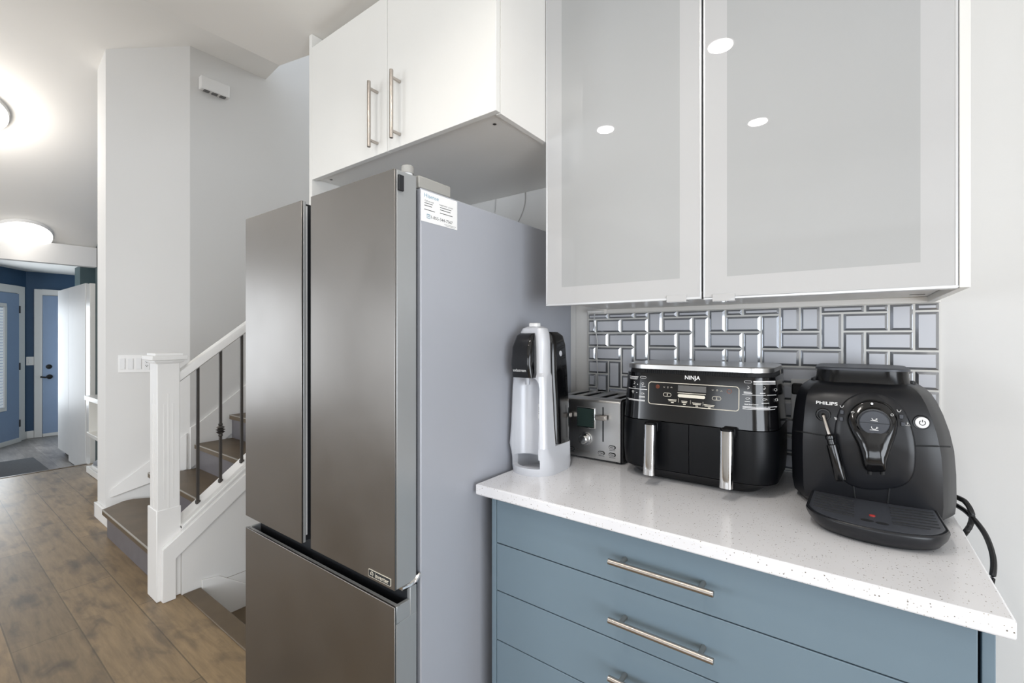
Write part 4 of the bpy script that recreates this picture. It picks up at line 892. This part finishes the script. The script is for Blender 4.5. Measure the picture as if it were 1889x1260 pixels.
def S(px, py, off=0.0):
    h = sp.px(px, py)
    if h is None: h = at_y(px, py, 1.33)
    return h + Vector((0, -off, 0))
def smooth_loop(p, n=4):
    out = []; N = len(p)
    for i in range(N):
        a, b_, c, d = [Vector(q) for q in (p[i - 1], p[i], p[(i + 1) % N], p[(i + 2) % N])]
        for k in range(n):
            u = k / n; out.append(.5 * ((2 * b_) + (c - a) * u + (2 * a - 5 * b_ + 4 * c - d) * u * u + (3 * b_ - a - 3 * c + d) * u ** 3))
    return out
def dome(name, outline, centre, prof, m, weight=lambda py: 1.0, base=None):
    ol = smooth_loop(outline); cw = S(*centre); pts = [S(p.x, p.y) for p in ol]; bd = B(); rings = []
    for f, h in prof:
        rings.append([cw.lerp(q, f) + Vector((0, -h * weight(p.y * f + centre[1] * (1 - f)) if f > .001 else -h * weight(centre[1]), 0)) for p, q in zip(ol, pts)])
    return bd.loft(rings, cap=False).build(name, m, t, smooth=50, fix=False)
dome('front_bulge', [(1606.7, 722), (1575, 729), (1553, 746), (1540, 783), (1539, 830), (1545, 868), (1565, 894), (1606.7, 904), (1660, 899), (1684, 880), (1690, 845), (1687, 805), (1672, 762), (1647, 733)], (1610, 805), [(1, -.001), (.985, .0018), (.95, .0036), (.8, .0056), (.5, .007), (.01, .0075)], M['philips'])
spo = [(1607.8, 737), (1588, 741), (1572, 752), (1563, 771), (1568, 790), (1582, 819), (1588, 840), (1592, 856), (1599, 864), (1616, 866), (1632, 864), (1636, 846), (1647, 813), (1655, 785), (1652, 764), (1636, 745)]
wgt = lambda py: .55 + 1.75 * max(0, (py - 760)) / 100
rim = dome('spout', spo, (1609, 790), [(1.0, .003), (.985, .0125), (.93, .0155), (.75, .019), (.45, .021), (.01, .0215)], M['blackg'], wgt)
ol = smooth_loop(spo); cw = S(1609, 790)
b = B(); b.tube([cw.lerp(S(p.x, p.y), 1.015) + Vector((0, -.0095, 0)) for p in ol], .0010, 6, closed=True); b.build('spout_seam', M['blackm'], t)
b = B()
for px in (1604, 1627): q = S(px, 864, .022); b.cyl(q + Vector((0, 0, .004)), q + Vector((0, 0, -.008)), .005, .004, 14)
b.build('spout_nozzles', M['blackm'], t)
dc = S(1611.5, 777, .0185)
dl_ = B().lathe(dc, (0, -1, 0), [(.0318, -.006), (.0318, .004), (.0295, .0065), (.0272, .0065), (.0268, .004)], 40).build('dial', M['blackg'], t, smooth=30)
o = B().lathe(dc, (0, -1, 0), [(.0262, .0), (.0262, .0065), (.0245, .0082), (.001, .009)], 40).build('brew_button', M['grille'], dl_, smooth=30)
b = B(); b.box(dc.x - .0255, dc.x + .0255, dc.y - .0094, dc.y - .0080, dc.z - .0006, dc.z + .0002); b.build('button_split', M['dark'], o)
b = B()
for dz, sc_ in ((.0085, .85), (-.0105, 1.05)):
    yy = dc.y - .0094; c0 = Vector((dc.x, yy, dc.z + dz))
    cup = [c0 + Vector((x * sc_, 0, z * sc_)) for x, z in ((-.0045, .0025), (-.0038, -.0008), (-.002, -.0026), (.002, -.0026), (.0038, -.0008), (.0045, .0025))]
    b.tube(cup, .0007, 5); b.tube([c0 + Vector((x * sc_, 0, -.0045 * sc_)) for x in (-.007, .007)], .0006, 5)
    b.tube([c0 + Vector((x * sc_, 0, z * sc_)) for x, z in ((.0043, .0015), (.0065, .0015), (.0055, -.0008), (.004, -.001))], .0005, 5)
b.build('cup_symbols', M['white'], o)
b = B()
def dot(px, py, rx, rz, off): c0 = S(px, py, off); b.tube([c0 + Vector((rx * math.cos(q), 0, rz * math.sin(q))) for q in [k * math.pi / 5 for k in range(10)]], .0005, 5, closed=True)
def sym():
    global b
    b.build('symbol', M['white'], t); b = B()
q = S(1608, 743.5, .0135); b.lathe(q, (0, -1, 0), [(.0026, 0), (.0022, .0006)], 10); sym()
dot(1573, 759, .003, .0017, .0125); sym(); dot(1645, 764, .0026, .0022, .0125); sym()
for px, py in ((1553, 749.5), (1658, 757.5)):
    c0 = S(px, py, .0045); b.tube([c0 + Vector((x, 0, z)) for x, z in ((-.0035, .0024), (-.0012, -.0022), (.0012, -.0022), (.0035, .0024))], .0006, 5); sym()
c0 = S(1542, 772, .002); b.tube([c0 + Vector((x, 0, z)) for x, z in ((-.003, .003), (.003, -.003))], .0006, 5); b.tube([c0 + Vector((.0018 * math.cos(k), 0, .0022 * math.sin(k))) for k in [i * math.pi / 5 for i in range(10)]], .0005, 5, closed=True); sym()
c0 = S(1673.5, 781.5, .0045); b.tube([c0 + Vector((x, 0, z)) for x, z in ((-.0046, -.003), (.0046, -.003), (0, .0042))], .0006, 5, closed=True); b.tube([c0 + Vector((0, 0, z)) for z in (-.001, .002)], .0006, 5)
sym()
for px, py in ((1553, 759.5), (1552, 772), (1662, 768), (1665, 781.5)):
    c0 = S(px, py, .002); box('indicator', M['grille'], c0.x - .0034, c0.x + .0034, c0.y - .0065, c0.y + .002, c0.z - .0046, c0.z + .0046, t, .001)
b = B(); c0 = S(1525, 743.8); lettering(b, 'PHILIPS', c0, (1, 0, 0), (0, 0, 1), .0415, .0072, place=lambda X, z: sp.y(X, z, .0006), bold=.02); b.build('brand_lettering', M['white'], t)
c0 = S(1700, 779.5); ax = Vector((.22, -1, .05)).normalized()
B().lathe(c0 + ax * -.004, ax, [(.0155, .0025), (.0145, .0062), (.0119, .0056)], 30).build('power_ring', M['philips'], t, smooth=30)
pb = B().lathe(c0 + ax * -.004, ax, [(.0116, .003), (.0116, .0075), (.010, .0085), (.001, .0088)], 30).build('power_button', M['white'], t, smooth=30)
c1 = c0 + ax * .0052; b = B(); ux = ax.cross(Vector((0, 0, 1))).normalized() * -1; uz = Vector((0, 0, 1))
b.tube([c1 + ux * (.005 * math.sin(q)) + uz * (.005 * math.cos(q)) for q in [math.radians(k) for k in range(40, 321, 20)]], .0007, 5); b.tube([c1 + uz * .001, c1 + uz * .0062], .0007, 5); b.build('power_symbol', M['ink'], pb)
# seams between the panels
b = B(); lines = [
 [(1468, 795), (1490, 798.5), (1510, 802), (1538, 805.5), (1552, 809), (1560, 816), (1565, 830), (1568, 850), (1573, 885), (1578, 925), (1580, 940)],
 [(1636, 948), (1638, 925), (1641, 900), (1646, 868), (1651, 842), (1656, 829), (1664, 823.5), (1680, 822.5), (1720, 823), (1752, 824)]]
for ln in lines:
    dense = []
    for i in range(len(ln) - 1):
        for k in range(4): u = k / 4; dense.append((ln[i][0] * (1 - u) + ln[i + 1][0] * u, ln[i][1] * (1 - u) + ln[i + 1][1] * u))
    dense.append(ln[-1]); b.tube([S(x, y, .0002) for x, y in dense], .0019, 6)
b.build('panel_seams', M['dark'], t)
# steam wand
w0 = S(1519, 765); B().lathe(w0, (0, -1, 0), [(.0155, -.004), (.0155, .001), (.0135, .003), (.011, .003), (.0095, -.002), (.001, -.003)], 30).build('wand_socket', M['blackg'], t, smooth=30)
wp = [w0 + Vector((0, .002, 0)), w0 + Vector((.001, -.010, -.002)), at_y(1524, 786, w0.y - .018), at_y(1530, 804, w0.y - .022)]
wd = B().tube(wp, .0042, 12).build('steam_wand', M['nickel'], t, smooth=50)
h0, h1 = at_y(1529.5, 801, w0.y - .022), at_y(1552, 887, w0.y - .034); hd_ = (h1 - h0); b = B()
b.lathe(h0, hd_, [(.006, 0), (.0092, .004), (.0092, .010), (.0078, .012), (.0078, .022), (.0108, .024), (.0112, hd_.length - .003), (.0095, hd_.length)], 24); b.build('wand_grip', M['blackg'], wd, smooth=30)
# drip tray
def tring(z, x0, x1, yf, yb=1.300, n=24, bow=.036):
    xc, hw = (x0 + x1) / 2, (x1 - x0) / 2; out = []
    for i in range(n + 1):
        u = -math.cos(math.pi * i / n); out.append(Vector((xc + hw * u, yf + bow * u * u + .035 * abs(u) ** 9, z)))
    return out + [Vector((x1 - .004, yb, z)), Vector((x0 + .004, yb, z))]
dt = B().loft([tring(.9143, -.054, .134, 1.122), tring(.9185, -.058, .138, 1.116), tring(.9195, -.062, .143, 1.112), tring(.932, -.070, .149, 1.103), tring(.945, -.0755, .152, 1.099), tring(.9495, -.076, .1515, 1.100), tring(.951, -.074, .1495, 1.102), tring(.9495, -.071, .1465, 1.106)]).build('drip_tray', M['philips'], t, smooth=45)
TRX = [( -.060, -.002), (.076, .138)]
gr = B().loft([tring(.9485, -.0705, .146, 1.1065), tring(.9505, -.0705, .146, 1.1065), tring(.9515, -.0685, .144, 1.109)]).build('drip_grate', M['grille'], dt, smooth=30)
hp = Surf(gr)
for sgn in (-1, 1):
    b = B()
    for k in range(7):
        y_ = 1.158 + .0185 * k
        xe = .1005 if k > 0 else .085; pts = []
        for i in range(7):
            u = i / 6; x = .0378 + sgn * (.030 + (xe - .030) * u); pts.append(Vector((x, y_ - .014 * (1 - u) * (1 if k else .6), .9516)))
        b.tube(pts, .0015, 6)
    b.build('grate_slots', M['dark'], gr)
b = B()
for px, py in ((1599.5, 960), (1627.5, 966)): q = at_z(px, py, .9516); b.loft([[q + Vector((.0105 * math.cos(a), .0065 * math.sin(a), 0)) for a in [k * math.pi / 12 for k in range(24)]], [q + Vector((.0105 * math.cos(a), .0065 * math.sin(a), .0006)) for a in [k * math.pi / 12 for k in range(24)]]])
b.build('drain_holes', M['dark'], gr)
q = at_z(1609, 951, .953); B().loft([[q + Vector((.0050 * math.cos(a), .0034 * math.sin(a), dz)) for a in [k * math.pi / 8 for k in range(16)]] for dz in (-.002, .0012)]).build('float_marker', M['red'], gr)
# bean hopper
hb = B().loft([rr(-.070, .113, 1.328, 1.535, .05, 1.206, 8), rr(-.067, .1105, 1.331, 1.533, .05, 1.222, 8), rr(-.066, .110, 1.332, 1.532, .05, 1.2355, 8)]).build('bean_hopper', M['hopper'], t, smooth=50)
B().loft([rr(-.069, .1125, 1.329, 1.535, .052, 1.2358, 8), rr(-.069, .1125, 1.329, 1.535, .052, 1.2405, 8), rr(-.066, .1095, 1.332, 1.532, .05, 1.2425, 8)]).build('hopper_lid', M['grille'], hb, smooth=30)
b = B()
for px, py in ((1503, 701), (1683, 708)):
    q = S(px, py) + Vector((0, .012, 0)); b.lathe((q.x, q.y + .002, 1.2085), (0, 0, 1), [(.009, -.004), (.008, .003), (.004, .005), (.001, .0054)], 16)
b.build('lid_hinges', M['philips'], t)
# ------------------------------------------------------------------ mains cables over the end of the counter
Yk = 1.44; cm = t
cable('power_cord', [(.165, 1.50, .945), at_y(1769, 919, 1.46), at_y(1784, 930, 1.45), at_y(1793, 949, 1.44), at_y(1790, 968, 1.44), at_y(1779, 985, 1.44), (.205, 1.50, .82), (.21, 1.57, .66)], .0056, M['cord'], '', cm)
cable('power_cord', [(.165, 1.52, .93), at_y(1769, 935, 1.47), at_y(1793, 954, 1.44), at_y(1815, 982, 1.40), at_y(1828, 1012, 1.36), at_y(1833, 1040, 1.33), at_y(1829, 1072, 1.31), (.225, 1.35, .74), (.225, 1.46, .60), (.22, 1.57, .52)], .0052, M['cord'], '', cm)
# ------------------------------------------------------------------ recessed downlights (seen mirrored in the glass doors)
for (px, py, lab) in ((1329, 82, 'round recessed ceiling spotlight mirrored highest in the right glass door'), (1398, 223, 'round recessed ceiling spotlight mirrored lower in the right glass door'), (1117, 237, 'round recessed ceiling spotlight mirrored in the left glass door')):
    v = at_z(px, py, 2.43); p = Vector((v.x, 2 * UY - v.y, 2.43))
    t = thing('downlight', p, lab, 'ceiling light', 'recessed kitchen spotlights')
    B().lathe(p, (0, 0, -1), [(.056, .0003), (.056, .003), (.047, .006), (.045, .004)], 30).build('trim_ring', M['trim'], t, smooth=30)
    B().lathe(p, (0, 0, -1), [(.044, .0045), (.043, .0075), (.001, .008)], 30).build('lamp_lens', M['spot'], t)
    l = bpy.data.lights.new('downlight_beam', 'AREA'); l.shape = 'DISK'; l.size = .086; l.energy = 3.8; l.color = WARM; l.spread = 2.6
    o = bpy.data.objects.new('downlight_beam', l); C.objects.link(o); o.parent = t; o.location = (0, 0, -.0085)
struct(box('trim_4', M['ceil'], -1.70, 2.6, -1.05, -.74, 2.25, 2.43))
